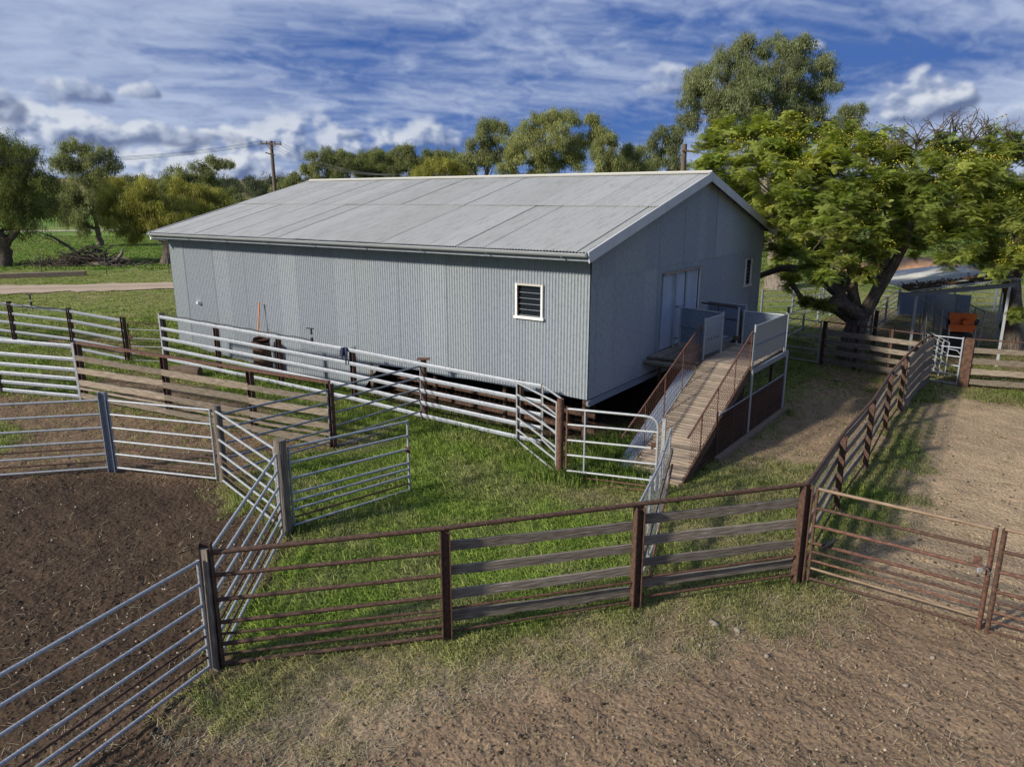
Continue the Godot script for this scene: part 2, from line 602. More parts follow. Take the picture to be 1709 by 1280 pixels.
func zones() -> Array:   # polygon, grass, dryness, soil colour, roughness of the soil
	var paddock := Color(0.16, 0.13, 0.075)
	var brown := Color(0.140, 0.096, 0.060)
	var tan := Color(0.310, 0.232, 0.150)
	var front := Color(0.185, 0.132, 0.086)
	var dark := Color(0.062, 0.042, 0.028)
	return [
		[PackedVector2Array([Vector2(-34.91, -23.89), Vector2(-22.14, -25.28), Vector2(-11.48, -21.32), Vector2(-10.29, -21.12), Vector2(-10.87, -23.46), Vector2(-15.24, -32.81), Vector2(-45.99, -31.83)]), 0.95, 0.35, paddock, 0.3],
		[PackedVector2Array([Vector2(-14.63, -22), Vector2(-11.82, -21.88), Vector2(-10.53, -21.46), Vector2(-11.56, -23.35), Vector2(-14.25, -24.29), Vector2(-15.36, -24.13)]), 0.35, 0.8, Color(0.27, 0.17, 0.10), 0.3],
		[PackedVector2Array([Vector2(-20.13, -17.55), Vector2(-10.51, -17.27), Vector2(-8.06, -16.41), Vector2(-5.7, -15.4), Vector2(-3.79, -14.66), Vector2(-2.11, -16.68), Vector2(-4.06, -17.64), Vector2(-6.38, -19.34), Vector2(-10.29, -21.12), Vector2(-11.48, -21.32), Vector2(-13.72, -22.39), Vector2(-26.95, -23.89)]), 0.8, 0.25, brown, 0.5],
		[PackedVector2Array([Vector2(-11.3, -18.69), Vector2(-11.48, -19.58), Vector2(-10.18, -19.96), Vector2(-8.28, -18.62), Vector2(-6.57, -17.75), Vector2(-5.94, -16.75), Vector2(-7.44, -16.58), Vector2(-9.76, -17.51)]), 0.05, 0.7, Color(0.17, 0.115, 0.075), 0.8],
		[PackedVector2Array([Vector2(-18.01, -11.72), Vector2(-20.13, -17.55), Vector2(-10.51, -17.27), Vector2(-8.06, -16.41), Vector2(-5.7, -15.4), Vector2(-3.79, -14.66), Vector2(-5.38, -12.65), Vector2(-7.58, -13.03), Vector2(-9.39, -12.56)]), 0.08, 0.6, Color(0.165, 0.11, 0.07), 1.0],
		[PackedVector2Array([Vector2(-12.23, -15.6), Vector2(-10.75, -13.54), Vector2(-10.07, -13.93), Vector2(-10.8, -15.14)]), 0.8, 0.3, brown, 0.3],
		[PackedVector2Array([Vector2(-14.72, -4.26), Vector2(-18.01, -11.72), Vector2(-9.39, -12.56), Vector2(-7.58, -13.03), Vector2(-5.38, -12.65), Vector2(-3.66, -10.75), Vector2(-3.58, -9.03), Vector2(-3.43, -7.45), Vector2(-4.53, -6.42), Vector2(-4.86, -5.82), Vector2(-5.4, -4.07)]), 0.0, 0.5, dark, 1.0],
		[PackedVector2Array([Vector2(-5.38, -12.65), Vector2(-3.79, -14.66), Vector2(-2.11, -16.68), Vector2(0.18, -15.16), Vector2(0.86, -12.96), Vector2(2.66, -12.4), Vector2(1.63, -8.69), Vector2(-0.81, -7.96), Vector2(-3.43, -7.45), Vector2(-3.58, -9.03), Vector2(-3.66, -10.75)]), 1.0, 0.12, brown, 0.4],
		[PackedVector2Array([Vector2(-3.43, -7.45), Vector2(-3.58, -9.03), Vector2(-3.7, -10.78), Vector2(-3.34, -11.24), Vector2(-3.26, -10.23), Vector2(-3.45, -9.51), Vector2(-3.11, -8.34), Vector2(-2.79, -7.78)]), 0.22, 0.7, brown, 0.8],
		[PackedVector2Array([Vector2(-3.79, -14.66), Vector2(-3.58, -15.71), Vector2(-2.97, -16.1), Vector2(-2.66, -15.03), Vector2(-3.42, -14.07)]), 0.35, 0.8, Color(0.17, 0.12, 0.075), 0.7],
		[PackedVector2Array([Vector2(-1.88, -16.22), Vector2(0.2, -15.01), Vector2(0.56, -14.11), Vector2(-0.19, -14.83), Vector2(-1.27, -15.55)]), 0.55, 0.9, Color(0.20, 0.16, 0.10), 0.4],
		[PackedVector2Array([Vector2(0.86, -12.96), Vector2(2.66, -12.4), Vector2(2.43, -11.62), Vector2(1.43, -11.92), Vector2(0.83, -12.45)]), 0.62, 0.85, Color(0.22, 0.18, 0.11), 0.4],
		[PackedVector2Array([Vector2(-2.11, -16.68), Vector2(0.18, -15.16), Vector2(0.35, -15.92), Vector2(1.6, -14.9), Vector2(3.07, -13.18), Vector2(2.66, -12.4), Vector2(0.86, -12.96)]), 0.95, 0.25, brown, 0.3],
		[PackedVector2Array([Vector2(-10.29, -21.12), Vector2(-10.85, -23.56), Vector2(-3.75, -18.64), Vector2(1.6, -14.9), Vector2(0.35, -15.72), Vector2(-2.11, -16.68), Vector2(-6.38, -19.34)]), 0.9, 0.2, brown, 0.4],
		[PackedVector2Array([Vector2(2.66, -12.4), Vector2(1.63, -8.69), Vector2(4.05, -9.36), Vector2(5.71, -11.92), Vector2(7.06, -13.82), Vector2(5.56, -14.34), Vector2(4.23, -14.06)]), 0.72, 0.55, Color(0.23, 0.175, 0.11), 0.4],
		[PackedVector2Array([Vector2(4.23, -14.06), Vector2(5.56, -14.34), Vector2(7.06, -13.82), Vector2(9.85, -17.84), Vector2(12.33, -21.1), Vector2(10.13, -23.36), Vector2(7.83, -20.26), Vector2(6.95, -17.84)]), 0.08, 0.9, Color(0.25, 0.18, 0.118), 0.7],
		[PackedVector2Array([Vector2(8.79, -20.96), Vector2(10.06, -23.19), Vector2(11.98, -20.96), Vector2(10.74, -19.1), Vector2(9.75, -19.6)]), 0.2, 0.5, Color(0.19, 0.135, 0.088), 0.5],
		[PackedVector2Array([Vector2(4.05, -9.36), Vector2(5.71, -11.92), Vector2(7.18, -13.96), Vector2(8.81, -16.45), Vector2(12.33, -21.1), Vector2(13.23, -20.81), Vector2(19.73, -14.71), Vector2(8.73, -5.76), Vector2(5.94, -8.24)]), 0.03, 0.8, tan, 0.6],
		[PackedVector2Array([Vector2(4.05, -9.36), Vector2(5.71, -11.92), Vector2(7.18, -13.96), Vector2(10.01, -18.12), Vector2(12.33, -21.1), Vector2(12.55, -20.39), Vector2(9.73, -16.36), Vector2(7.83, -13.34), Vector2(6.68, -11.67), Vector2(5.35, -10.15), Vector2(4.46, -8.94)]), 0.66, 0.45, Color(0.20, 0.15, 0.095), 0.4],
		[PackedVector2Array([Vector2(13.23, -20.81), Vector2(15.96, -17.84), Vector2(15.28, -17.02), Vector2(12.45, -19.1)]), 0.6, 0.3, brown, 0.4],
		[PackedVector2Array([Vector2(11.13, -28.71), Vector2(10.13, -23.36), Vector2(12.33, -21.1), Vector2(13.23, -20.81), Vector2(18.95, -16.36), Vector2(28.5, -25.28), Vector2(26.31, -35.18), Vector2(19.27, -36.18), Vector2(15.83, -35.12)]), 0.26, 0.5, Color(0.165, 0.115, 0.075), 0.5],
		[PackedVector2Array([Vector2(-5.4, -4.07), Vector2(-4.86, -5.82), Vector2(-4.53, -6.42), Vector2(-3.43, -7.45), Vector2(-0.81, -7.96), Vector2(1.63, -8.69), Vector2(4.05, -9.36), Vector2(5.94, -8.24), Vector2(8.73, -5.76), Vector2(4.61, -1.98), Vector2(-8.78, -1.96)]), 0.02, 0.8, front, 1.0],
		[PackedVector2Array([Vector2(-8.78, -1.96), Vector2(-5.4, -4.07), Vector2(-4.86, -5.82), Vector2(-3.43, -7.45), Vector2(-2.67, -6.57), Vector2(-2.99, -5.83), Vector2(-3.06, -4.54)]), 0.02, 0.7, Color(0.105, 0.072, 0.047), 1.0],
		[PackedVector2Array([Vector2(-3.43, -7.45), Vector2(-0.81, -7.96), Vector2(1.63, -8.69), Vector2(4.05, -9.36), Vector2(4.63, -8.94), Vector2(4.13, -8.36), Vector2(2.91, -7.91), Vector2(1.72, -7.49), Vector2(0.52, -7.27), Vector2(-0.63, -7.06), Vector2(-1.27, -6.44), Vector2(-2.25, -6.23), Vector2(-3.17, -6.27), Vector2(-3.64, -6.75)]), 0.24, 1.0, Color(0.27, 0.205, 0.135), 0.7],
		[PackedVector2Array([Vector2(-3.43, -7.45), Vector2(-2.82, -7.43), Vector2(-2.41, -6.76), Vector2(-2.86, -6.23), Vector2(-3.39, -6.35), Vector2(-3.63, -7.05)]), 0.55, 0.45, brown, 0.5],
		[PackedVector2Array([Vector2(1.09, -8.1), Vector2(3.73, -9.18), Vector2(4.57, -9.18), Vector2(3.75, -8.36), Vector2(2.19, -7.97)]), 0.34, 0.85, brown, 0.5],
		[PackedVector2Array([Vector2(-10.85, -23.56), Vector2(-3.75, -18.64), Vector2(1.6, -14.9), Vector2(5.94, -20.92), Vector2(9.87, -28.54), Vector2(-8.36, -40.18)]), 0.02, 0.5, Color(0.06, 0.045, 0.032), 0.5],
	]


func blur(f: PackedFloat32Array) -> PackedFloat32Array:
	var o := f.duplicate()
	for j in range(1, GH - 1):
		var q := j * GW
		for i in range(1, GW - 1):
			o[q + i] = (f[q + i] * 4.0 + (f[q + i - 1] + f[q + i + 1] + f[q + i - GW] + f[q + i + GW]) * 2.0 + f[q + i - GW - 1] + f[q + i - GW + 1] + f[q + i + GW - 1] + f[q + i + GW + 1]) / 16.0
	return o


func make_maps() -> void:
	fine_noise.seed = 4
	fine_noise.frequency = 1.0
	fine_noise.fractal_octaves = 4
	wide_noise.seed = 14
	wide_noise.frequency = 0.16
	wide_noise.fractal_octaves = 4
	for f in [green, dry, soil_r, soil_g, soil_b, rough]:
		f.resize(GW * GH)
	var zs := zones()
	var boxes := []
	for zn in zs:
		var r := Rect2(zn[0][0], Vector2.ZERO)
		for p in zn[0]:
			r = r.expand(p)
		boxes.append(r)
	for j in GH:
		for i in GW:
			var x := GX0 + i * CELL
			var z := GZ0 + j * CELL
			var p := Vector2(x + fine_noise.get_noise_2d(x * 0.7, z * 0.7) * 0.55, z + fine_noise.get_noise_2d(x * 0.7 + 90.0, z * 0.7) * 0.55)
			var q := j * GW + i
			var far_d := -z
			green[q] = 0.92
			dry[q] = 0.45 + 0.5 * wide_noise.get_noise_2d(x * 0.5, z * 0.5)
			var c := Color(0.16, 0.13, 0.075)
			var ro := 0.3
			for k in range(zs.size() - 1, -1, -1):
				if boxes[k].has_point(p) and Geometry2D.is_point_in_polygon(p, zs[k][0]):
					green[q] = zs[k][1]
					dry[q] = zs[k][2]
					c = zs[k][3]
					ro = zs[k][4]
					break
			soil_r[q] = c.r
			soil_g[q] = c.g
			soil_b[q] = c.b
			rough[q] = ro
	for t in 2:
		green = blur(green)
		dry = blur(dry)
		soil_r = blur(soil_r)
		soil_g = blur(soil_g)
		soil_b = blur(soil_b)
	rough = blur(rough)


func sample(f: PackedFloat32Array, x: float, z: float) -> float:
	var u := clampf((x - GX0) / CELL, 0.0, GW - 1.001)
	var v := clampf((z - GZ0) / CELL, 0.0, GH - 1.001)
	var i := int(u)
	var j := int(v)
	u -= i
	v -= j
	var q := j * GW + i
	return lerpf(lerpf(f[q], f[q + 1], u), lerpf(f[q + GW], f[q + GW + 1], u), v)


func grassy(x: float, z: float) -> float:   # how thick the grass stands here
	var g := sample(green, x, z)
	return clampf(g + (fine_noise.get_noise_2d(x * 0.9 + 30.0, z * 0.9) * 0.75 + fine_noise.get_noise_2d(x * 3.1, z * 3.1) * 0.4) * (0.35 if g < 0.1 else 0.8) * minf(1.0, g * 4.0), 0.0, 1.0)


func relief(x: float, z: float) -> float:   # hoof prints, clods, small hollows
	var r := sample(rough, x, z)
	return (fine_noise.get_noise_2d(x * 4.2, z * 4.2) * 0.020 + fine_noise.get_noise_2d(x * 0.8 + 7.0, z * 0.8) * 0.035) * (0.25 + 0.75 * r) - 0.020 * r * smoothstep(0.18, 0.42, fine_noise.get_noise_2d(x * 2.6 + 50.0, z * 2.6))


func build_ground() -> void:
	make_maps()
	var xs := PackedFloat32Array()
	var x := -15.0
	while x < 17.0:
		xs.append(x)
		x += 0.075
	var step := 0.09
	var left := PackedFloat32Array()
	while x < 2600.0:
		xs.append(x)
		x += step
		step = minf(step * 1.045, 260.0) if x < 60.0 else step * 1.16
	step = 0.09
	x = -15.0 - step
	while x > -2600.0:
		left.append(x)
		step = minf(step * 1.045, 260.0) if x > -70.0 else step * 1.16
		x -= step
	left.reverse()
	xs = left + xs
	var zs := PackedFloat32Array()
	var z := 60.0
	while z > -2.5:
		zs.append(z)
		z -= 5.0 if z > 5.0 else 1.0
	z = -2.6
	while z > -13.0:
		zs.append(z)
		z -= 0.07
	step = 0.075
	while z > -2800.0:
		zs.append(z)
		z -= step
		step = step * 1.022 if z > -90.0 else step * 1.14
	var w := xs.size()
	var h := zs.size()
	var b := MB.new()
	b.v.resize(w * h)
	b.n.resize(w * h)
	b.uv.resize(w * h)
	b.c.resize(w * h)
	var lush := Color(0.150, 0.215, 0.036)
	var straw := Color(0.310, 0.270, 0.130)
	for j in h:
		for i in w:
			var px := xs[i]
			var pz := zs[j]
			var q := j * w + i
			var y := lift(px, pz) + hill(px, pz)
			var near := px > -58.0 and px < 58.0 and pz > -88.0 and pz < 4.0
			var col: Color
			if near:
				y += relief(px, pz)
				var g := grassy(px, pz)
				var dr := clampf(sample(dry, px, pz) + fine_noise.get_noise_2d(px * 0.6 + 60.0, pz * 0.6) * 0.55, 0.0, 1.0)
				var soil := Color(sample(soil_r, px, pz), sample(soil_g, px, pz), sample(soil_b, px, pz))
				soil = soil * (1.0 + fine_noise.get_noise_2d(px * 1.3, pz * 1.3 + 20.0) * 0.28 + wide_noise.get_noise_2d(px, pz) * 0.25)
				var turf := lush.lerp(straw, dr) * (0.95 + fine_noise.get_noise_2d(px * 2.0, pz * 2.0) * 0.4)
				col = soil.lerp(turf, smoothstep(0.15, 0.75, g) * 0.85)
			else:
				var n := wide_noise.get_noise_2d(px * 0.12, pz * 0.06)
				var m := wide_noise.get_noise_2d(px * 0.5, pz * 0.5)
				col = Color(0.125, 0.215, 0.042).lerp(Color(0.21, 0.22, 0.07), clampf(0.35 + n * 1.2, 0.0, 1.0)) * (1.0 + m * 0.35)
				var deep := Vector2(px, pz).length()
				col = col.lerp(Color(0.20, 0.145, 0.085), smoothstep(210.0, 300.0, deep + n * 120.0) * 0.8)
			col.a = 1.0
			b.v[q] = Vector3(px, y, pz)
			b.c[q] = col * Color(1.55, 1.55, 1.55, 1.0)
			b.uv[q] = Vector2(px, pz)
	for j in h:
		for i in w:
			var q := j * w + i
			var dx := b.v[j * w + mini(i + 1, w - 1)] - b.v[j * w + maxi(i - 1, 0)]
			var dz := b.v[mini(j + 1, h - 1) * w + i] - b.v[maxi(j - 1, 0) * w + i]
			b.n[q] = dx.cross(dz).normalized() * (1.0 if dx.cross(dz).y > 0.0 else -1.0)
	for j in h - 1:
		for i in w - 1:
			var q := j * w + i
			b.idx.append_array([q, q + w, q + 1, q + 1, q + w, q + w + 1])
	var grain := tex(0.055, [Color(0.22, 0.22, 0.22), Color(0.56, 0.56, 0.56), Color(0.70, 0.69, 0.68), Color(1, 0.97, 0.93)], 61, 1024, 5)
	var m := mat(grain, Vector2(0.31, 0.31), 0.95, 0.0, Color.WHITE, grey(0.06, 63, 512, 5), 2.2)
	m.vertex_color_use_as_albedo = true
	m.metallic_specular = 0.25
	structure("ground", b, m)

	# the sandy farm tracks: thin sheets draped over the paddock
	track("farm_track", [Vector3(-32.5, 0.9, -35.54), Vector3(-25.41, 0.9, -36.26), Vector3(-17.69, 0.9, -38.06), Vector3(-14.07, 0.9, -39.59), Vector3(-5.1, 0.88, -40.38)], 3.6, Color(0.40, 0.31, 0.22), 5)
	track("far_track", [Vector3(-85.27, 0.9, -100.51), Vector3(-71, 0.9, -103.3), Vector3(-56.99, 0.9, -108.31), Vector3(-42.86, 0.9, -117.41)], 4.5, Color(0.42, 0.37, 0.27), 6)


func track(called: String, mid: Array, width: float, col: Color, s: int) -> void:
	var curve := Curve3D.new()
	for p in mid:
		curve.add_point(p)
	var b := MB.new()
	var r := rngs(s)
	var long := curve.get_baked_length()
	var n := int(long / 0.5)
	for i in n + 1:
		var p := curve.sample_baked(long * i / n)
		var q := curve.sample_baked(minf(long, long * i / n + 0.3)) - curve.sample_baked(maxf(0.0, long * i / n - 0.3))
		var side := Vector3(q.z, 0, -q.x).normalized()
		for k in 9:
			var t := k / 8.0 * 2.0 - 1.0
			var o := p + side * t * (width / 2 + (r.randf_range(-0.35, 0.35) + fine_noise.get_noise_2d(i * 0.13, k) * 0.6 if absf(t) > 0.9 else 0.0))
			o.y = lift(o.x, o.z) + hill(o.x, o.z) + 0.035 - 0.015 * absf(t) + (0.018 if absf(absf(t) - 0.5) > 0.2 else 0.0)
			b.v.append(o)
			b.n.append(Vector3.UP)
			b.uv.append(Vector2(o.x, o.z))
			var worn := 0.72 if absf(t) < 0.2 else (0.8 if absf(t) > 0.8 else 1.0)
			var cc := col * (worn + 0.12 * fine_noise.get_noise_2d(o.x * 0.8, o.z * 0.8)) * 1.5
			cc.a = 1.0
			b.c.append(cc)
	for i in n:
		for k in 8:
			var q := i * 9 + k
			b.idx.append_array([q, q + 1, q + 9, q + 1, q + 10, q + 9])
	var m := mat(tex(0.06, [Color(0.45, 0.45, 0.45), Color(0.66, 0.66, 0.66), Color(0.8, 0.79, 0.78)], 65, 512), Vector2(0.4, 0.4), 0.95)
	m.vertex_color_use_as_albedo = true
	structure(called, b, m)


# ------------------------------------------------------------------ the shed
func sheets(parent: Node, called: String, x0: float, x1: float, low: Callable, high: Callable, z: float, mats: Array, r: RandomNumberGenerator, face := Transform3D(), seam := 0.762) -> void:
	var k := 0
	var x := x0
	while x < x1 - 0.02:
		var e := minf(x1, (floorf(x / seam + 0.001) + 1.0) * seam)
		var over := minf(x1, e + 0.012)
		var b := MB.new()
		b.corrugated(x, over, low.call(x), low.call(over), high.call(x), high.call(over), z - 0.002 * (k % 2) - r.randf() * 0.002, r.randf_range(-0.0055, 0.0055) * (2.0 if called == "roof_sheet" else 1.0))
		var o := part(called, b, mats[r.randi() % mats.size()], parent)
		o.transform = face
		x = e
		k += 1


func build_shed() -> void:
	var r := rngs(3)
	var t := thing("shearing_shed", "long grey corrugated iron shearing shed with a pale gabled iron roof", "shed", SHED_AT, SHED_TURN)
	var long := 15.26
	var wide := 11.735
	var foot := 1.165
	var eave := 4.2934
	var ridge := 5.943
	var pitch := (ridge - eave) / (wide / 2 + 0.5665)
	var rake := func(d: float) -> float: return eave + (0.5665 + minf(d, wide - d)) * pitch - 0.055

	# dark lining behind the iron, with openings for the window, the far window and the door gap
	var b := MB.new()
	var z0 := 0.05
	b.box(Vector3(0.57, 2.75, z0), Vector3(1.08, 3.1, 0.03))
	b.box(Vector3(1.47, 1.97, z0), Vector3(0.718, 1.56, 0.03))
	b.box(Vector3(1.47, 3.92, z0), Vector3(0.718, 0.78, 0.03))
	b.box(Vector3(8.545, 2.75, z0), Vector3(13.43, 3.1, 0.03))
	b.box(Vector3(long / 2, 2.75, wide - z0), Vector3(long - 0.1, 3.1, 0.03))
	var wall := part("wall", b, M.lining, t)
	var low := func(s: float) -> float: return foot + 0.02 * sin(s * 3.0) + 0.012 * sin(s * 11.0) if s < 6.45 else maxf(0.02, 0.045 * s - 0.05)
	var top := func(_s: float) -> float: return 4.36
	sheets(wall, "wall_sheet", 0.0, 1.12, low, top, 0.0, M.iron, r)
	sheets(wall, "wall_sheet", 1.82, long, low, top, 0.0, M.iron, r)
	sheets(wall, "wall_sheet", 1.12, 1.82, low, func(_s: float) -> float: return 2.80, 0.0, M.iron, r)
	sheets(wall, "wall_sheet", 1.12, 1.82, func(_s: float) -> float: return 3.49, top, 0.0, M.iron, r)
	# the hidden long side
	var back := Transform3D(Basis(Vector3.UP, PI), Vector3(long, 0, wide))
	sheets(wall, "wall_sheet", 0.0, long, func(_s: float) -> float: return foot, top, 0.0, M.iron, r, back)

	# gable ends: two rows of sheets, the upper lapped over the lower
	for g in 2:
		b = MB.new()
		for k in 24:
			var d0 := wide * k / 24.0 + (0.05 if k == 0 else 0.0)
			var d1 := wide * (k + 1) / 24.0 - (0.05 if k == 23 else 0.0)
			var dm := (d0 + d1) / 2
			var x := 0.05 if g == 0 else long - 0.05
			var cuts := [[foot + 0.05, rake.call(dm) - 0.2]]
			if g == 0 and dm > 5.7 and dm < 6.2:
				cuts = [[foot + 0.05, 1.62], [3.5, rake.call(dm) - 0.2]]
			if g == 0 and dm > 10.05 and dm < 10.55:
				cuts = [[foot + 0.05, 2.62], [3.45, rake.call(dm) - 0.2]]
			for c in cuts:
				b.box(Vector3(x, (c[0] + c[1]) / 2, dm), Vector3(0.03, c[1] - c[0], d1 - d0))
		var gable := part("gable_wall", b, M.lining, t)
		# the sheets face -z of their own axes; turned so that this is the outside
		var face := Transform3D(Basis(Vector3.UP, PI / 2), Vector3(0, 0, wide)) if g == 0 else Transform3D(Basis(Vector3.UP, -PI / 2), Vector3(long, 0, 0))
		var lap := func(_d: float) -> float: return 3.70
		var under := func(_d: float) -> float: return 3.76
		var base := func(_d: float) -> float: return foot
		var tip := func(d: float) -> float: return rake.call(d)
		if g == 0:
			# along the face x runs from the far side to the near side: x = wide - d
			sheets(gable, "wall_sheet", 0.0, wide - 10.62, base, under, 0.0, M.iron, r, face)
			sheets(gable, "wall_sheet", wide - 10.62, wide - 10.02, base, func(_d: float) -> float: return 2.63, 0.0, M.iron, r, face)
			sheets(gable, "wall_sheet", wide - 10.62, wide - 10.02, func(_d: float) -> float: return 3.44, under, 0.0, M.iron, r, face)
			sheets(gable, "wall_sheet", wide - 10.02, wide - 6.04, base, under, 0.0, M.iron, r, face)
			sheets(gable, "wall_sheet", wide - 6.04, wide - 5.86, base, func(_d: float) -> float: return 1.62, 0.0, M.iron, r, face)
			sheets(gable, "wall_sheet", wide - 6.04, wide - 5.86, func(_d: float) -> float: return 3.5, under, 0.0, M.iron, r, face)
			sheets(gable, "wall_sheet", wide - 5.86, wide, base, under, 0.0, M.iron, r, face)
		else:
			sheets(gable, "wall_sheet", 0.0, wide, func(_d: float) -> float: return 0.55, under, 0.0, M.iron, r, face)
		var half := wide / 2
		sheets(gable, "wall_sheet", 0.0, half, lap, tip, -0.014, M.iron, r, face)
		sheets(gable, "wall_sheet", half, wide, lap, tip, -0.014, M.iron, r, face)

	# roof: corrugated sheets in two rows on each side
	b = MB.new()
	var run := wide / 2 + 0.5665
	var slope := sqrt(run * run + (ridge - eave) * (ridge - eave))
	var lean := atan2(ridge - eave, run)
	for k in 9:   # purlins under the iron
		for side in 2:
			var f := (k + 0.25) / 9.0
			var d := -0.5665 + run * f
			b.box(Vector3(long / 2, eave + (ridge - eave) * f - 0.06, d if side == 0 else wide - d), Vector3(long + 0.3, 0.05, 0.06))
	for side in 2:   # a ceiling of foil keeps daylight out
		var e0 := Vector3(-0.2, eave - 0.03, -0.52 if side == 0 else wide + 0.52)
		var e1 := Vector3(-0.2, ridge - 0.03, wide / 2)
		var ex := Vector3(long + 0.35, 0, 0)
		var nn := Vector3(0, cos(lean), -sin(lean) if side == 0 else sin(lean))
		b.quad(e0, e0 + ex, e1 + ex, e1, -nn, 1, 1)
	var roof := part("roof", b, M.lining, t)
	for side in 2:
		# sheet axes: x along the ridge, y up the slope, -z outward
		var basis := Basis(Vector3(1, 0, 0), Vector3(0, sin(lean), cos(lean)), Vector3(0, -cos(lean), sin(lean)))
		var face := Transform3D(basis, Vector3(0, eave, -0.5665))
		if side == 1:
			basis = Basis(Vector3(-1, 0, 0), Vector3(0, sin(lean), -cos(lean)), Vector3(0, -cos(lean), -sin(lean)))
			face = Transform3D(basis, Vector3(long, eave, wide + 0.5665))
		var g0 := -0.25
		var g1 := long + 0.02
		sheets(roof, "roof_sheet", g0 if side == 0 else -0.02, g1 if side == 0 else long + 0.25, func(_s: float) -> float: return 0.0, func(_s: float) -> float: return slope * 0.52, 0.0, M.roof, r, face)
		sheets(roof, "roof_sheet", g0 if side == 0 else -0.02, g1 if side == 0 else long + 0.25, func(_s: float) -> float: return slope * 0.5, func(_s: float) -> float: return slope - 0.02, -0.016, M.roof, r, face)
	# ridge capping: two flat leaves and a roll
	b = MB.new()
	for side in [-1.0, 1.0]:
		var a0 := Vector3(-0.27, ridge + 0.045, wide / 2)
		var drop := Vector3(0, -0.2 * sin(lean), 0.2 * cos(lean) * side)
		b.block(a0 + drop / 2 + Vector3((long + 0.3) / 2, 0, 0), Vector3((long + 0.3) / 2, 0, 0), drop / 2, Vector3(0, cos(lean), sin(lean) * side) * 0.002)
	b.tube(Vector3(-0.27, ridge + 0.05, wide / 2), Vector3(long + 0.03, ridge + 0.05, wide / 2), 0.022)
	part("ridge_cap", b, M.cream_paint, roof)
	# barge boards
	for g in 2:
		var x := -0.27 if g == 0 else long + 0.045
		for side in 2:
			b = MB.new()
			var d0 := -0.58 if side == 0 else wide + 0.58
			b.beam(Vector3(x, eave - 0.098, d0), Vector3(x, ridge - 0.085, wide / 2 - (0.002 if side == 0 else -0.002)), 0.03, 0.22)
			part("barge_board", b, M.pale_paint, roof)
	# fascia and gutter along the near eave
	b = MB.new()
	b.box(Vector3(long / 2 - 0.1, eave - 0.10, -0.53), Vector3(long + 0.28, 0.15, 0.025))
	part("fascia", b, M.galv_dark, roof)
	b = MB.new()
	var arc := 9
	for i in arc:
		var a0 := PI * i / arc
		var a1 := PI * (i + 1) / arc
		for face_in in [1.0, 0.94]:
			var rr: float = 0.062 * face_in
			var c := Vector3(0, eave - 0.035, -0.612)
			var p0 := c + Vector3(0, -sin(a0), -cos(a0)) * rr
			var p1 := c + Vector3(0, -sin(a1), -cos(a1)) * rr
			var nn := (p0 + p1 - c * 2.0).normalized() * (1.0 if face_in == 1.0 else -1.0)
			b.quad(Vector3(-0.24, p0.y, p0.z), Vector3(long + 0.03, p0.y, p0.z), Vector3(long + 0.03, p1.y, p1.z), Vector3(-0.24, p1.y, p1.z), nn, 1.0, long)
	b.tube(Vector3(-0.24, eave - 0.03, -0.676), Vector3(long + 0.03, eave - 0.03, -0.676), 0.009)
	var gut := part("gutter", b, M.galv, roof)
	for k in 9:
		var br := MB.new()
		br.box(Vector3(0.3 + k * 1.85, eave - 0.106, -0.6), Vector3(0.03, 0.012, 0.14))
		part("bracket", br, M.galv_dark, gut)
	b = MB.new()
	b.tube(Vector3(-0.24, eave - 0.035, -0.612), Vector3(-0.236, eave - 0.035, -0.612), 0.06)
	part("end_cap", b, M.white_paint, gut)
	# eave bracket at the far end
	b = MB.new()
	b.beam(Vector3(long + 0.02, eave - 0.26, -0.02), Vector3(long + 0.02, eave - 0.17, -0.56), 0.05, 0.1)
	part("outrigger", b, M.white_paint, roof)

	# floor, bearers and stumps
	b = MB.new()
	b.box(Vector3(long / 2, 1.52, wide / 2), Vector3(long - 0.16, 0.05, wide - 0.16))
	for k in 7:
		b.box(Vector3(long / 2, 1.40, 0.4 + k * 1.83), Vector3(long - 0.2, 0.18, 0.1))
	part("floor", b, M.dark_wood, t)
	for i in 6:
		for j in 4:
			if i > 3 and j == 0:
				continue
			b = MB.new()
			var s: float = 0.12 + i * 2.1
			var d: float = 0.12 + j * 3.8
			var gy := maxf(0.0, 0.045 * s - 0.1)
			b.tube(Vector3(s, gy - 0.1, d), Vector3(s, 1.34, d), 0.055)
			part("stump", b, M.rust, t)
	b = MB.new()
	b.beam(Vector3(-0.03, 1.10, -0.06), Vector3(-0.03, 1.10, wide), 0.05, 0.10)
	b.beam(Vector3(-0.06, 1.055, -0.06), Vector3(-0.06, 1.055, wide), 0.05, 0.012)
	part("gable_girt", b, M.galv_dark, t)
	b = MB.new()   # netting under the floor edge
	for k in 6:
		b.tube(Vector3(0.05, 0.25 + k * 0.13, 0.5), Vector3(6.4, 0.38 + k * 0.115, 0.5), 0.004, -1.0, 4)
	for k in 42:
		var s := 0.1 + k * 0.15
		b.tube(Vector3(s, 0.15, 0.5), Vector3(s, 0.95, 0.5), 0.003, -1.0, 4)
	part("netting", b, M.rust, t)
	for k in 2:
		b = MB.new()
		b.beam(Vector3(0.1, 0.3 + k * 0.35, 0.56), Vector3(6.4, 0.42 + k * 0.33, 0.56), 0.03, 0.1)
		part("skirt_rail", b, M.rust, t)
	b = MB.new()   # end post of the skirting
	b.box(Vector3(6.4, 0.68, 0.03), Vector3(0.1, 0.95, 0.1))
	part("skirt_post", b, M.dark_wood, t)
	b = MB.new()   # inner ends of the skirting so that no light falls under the floor from behind
	b.box(Vector3(long / 2, 0.7, wide - 0.1), Vector3(long - 0.2, 1.4, 0.03))
	part("rear_skirt", b, M.lining, t)

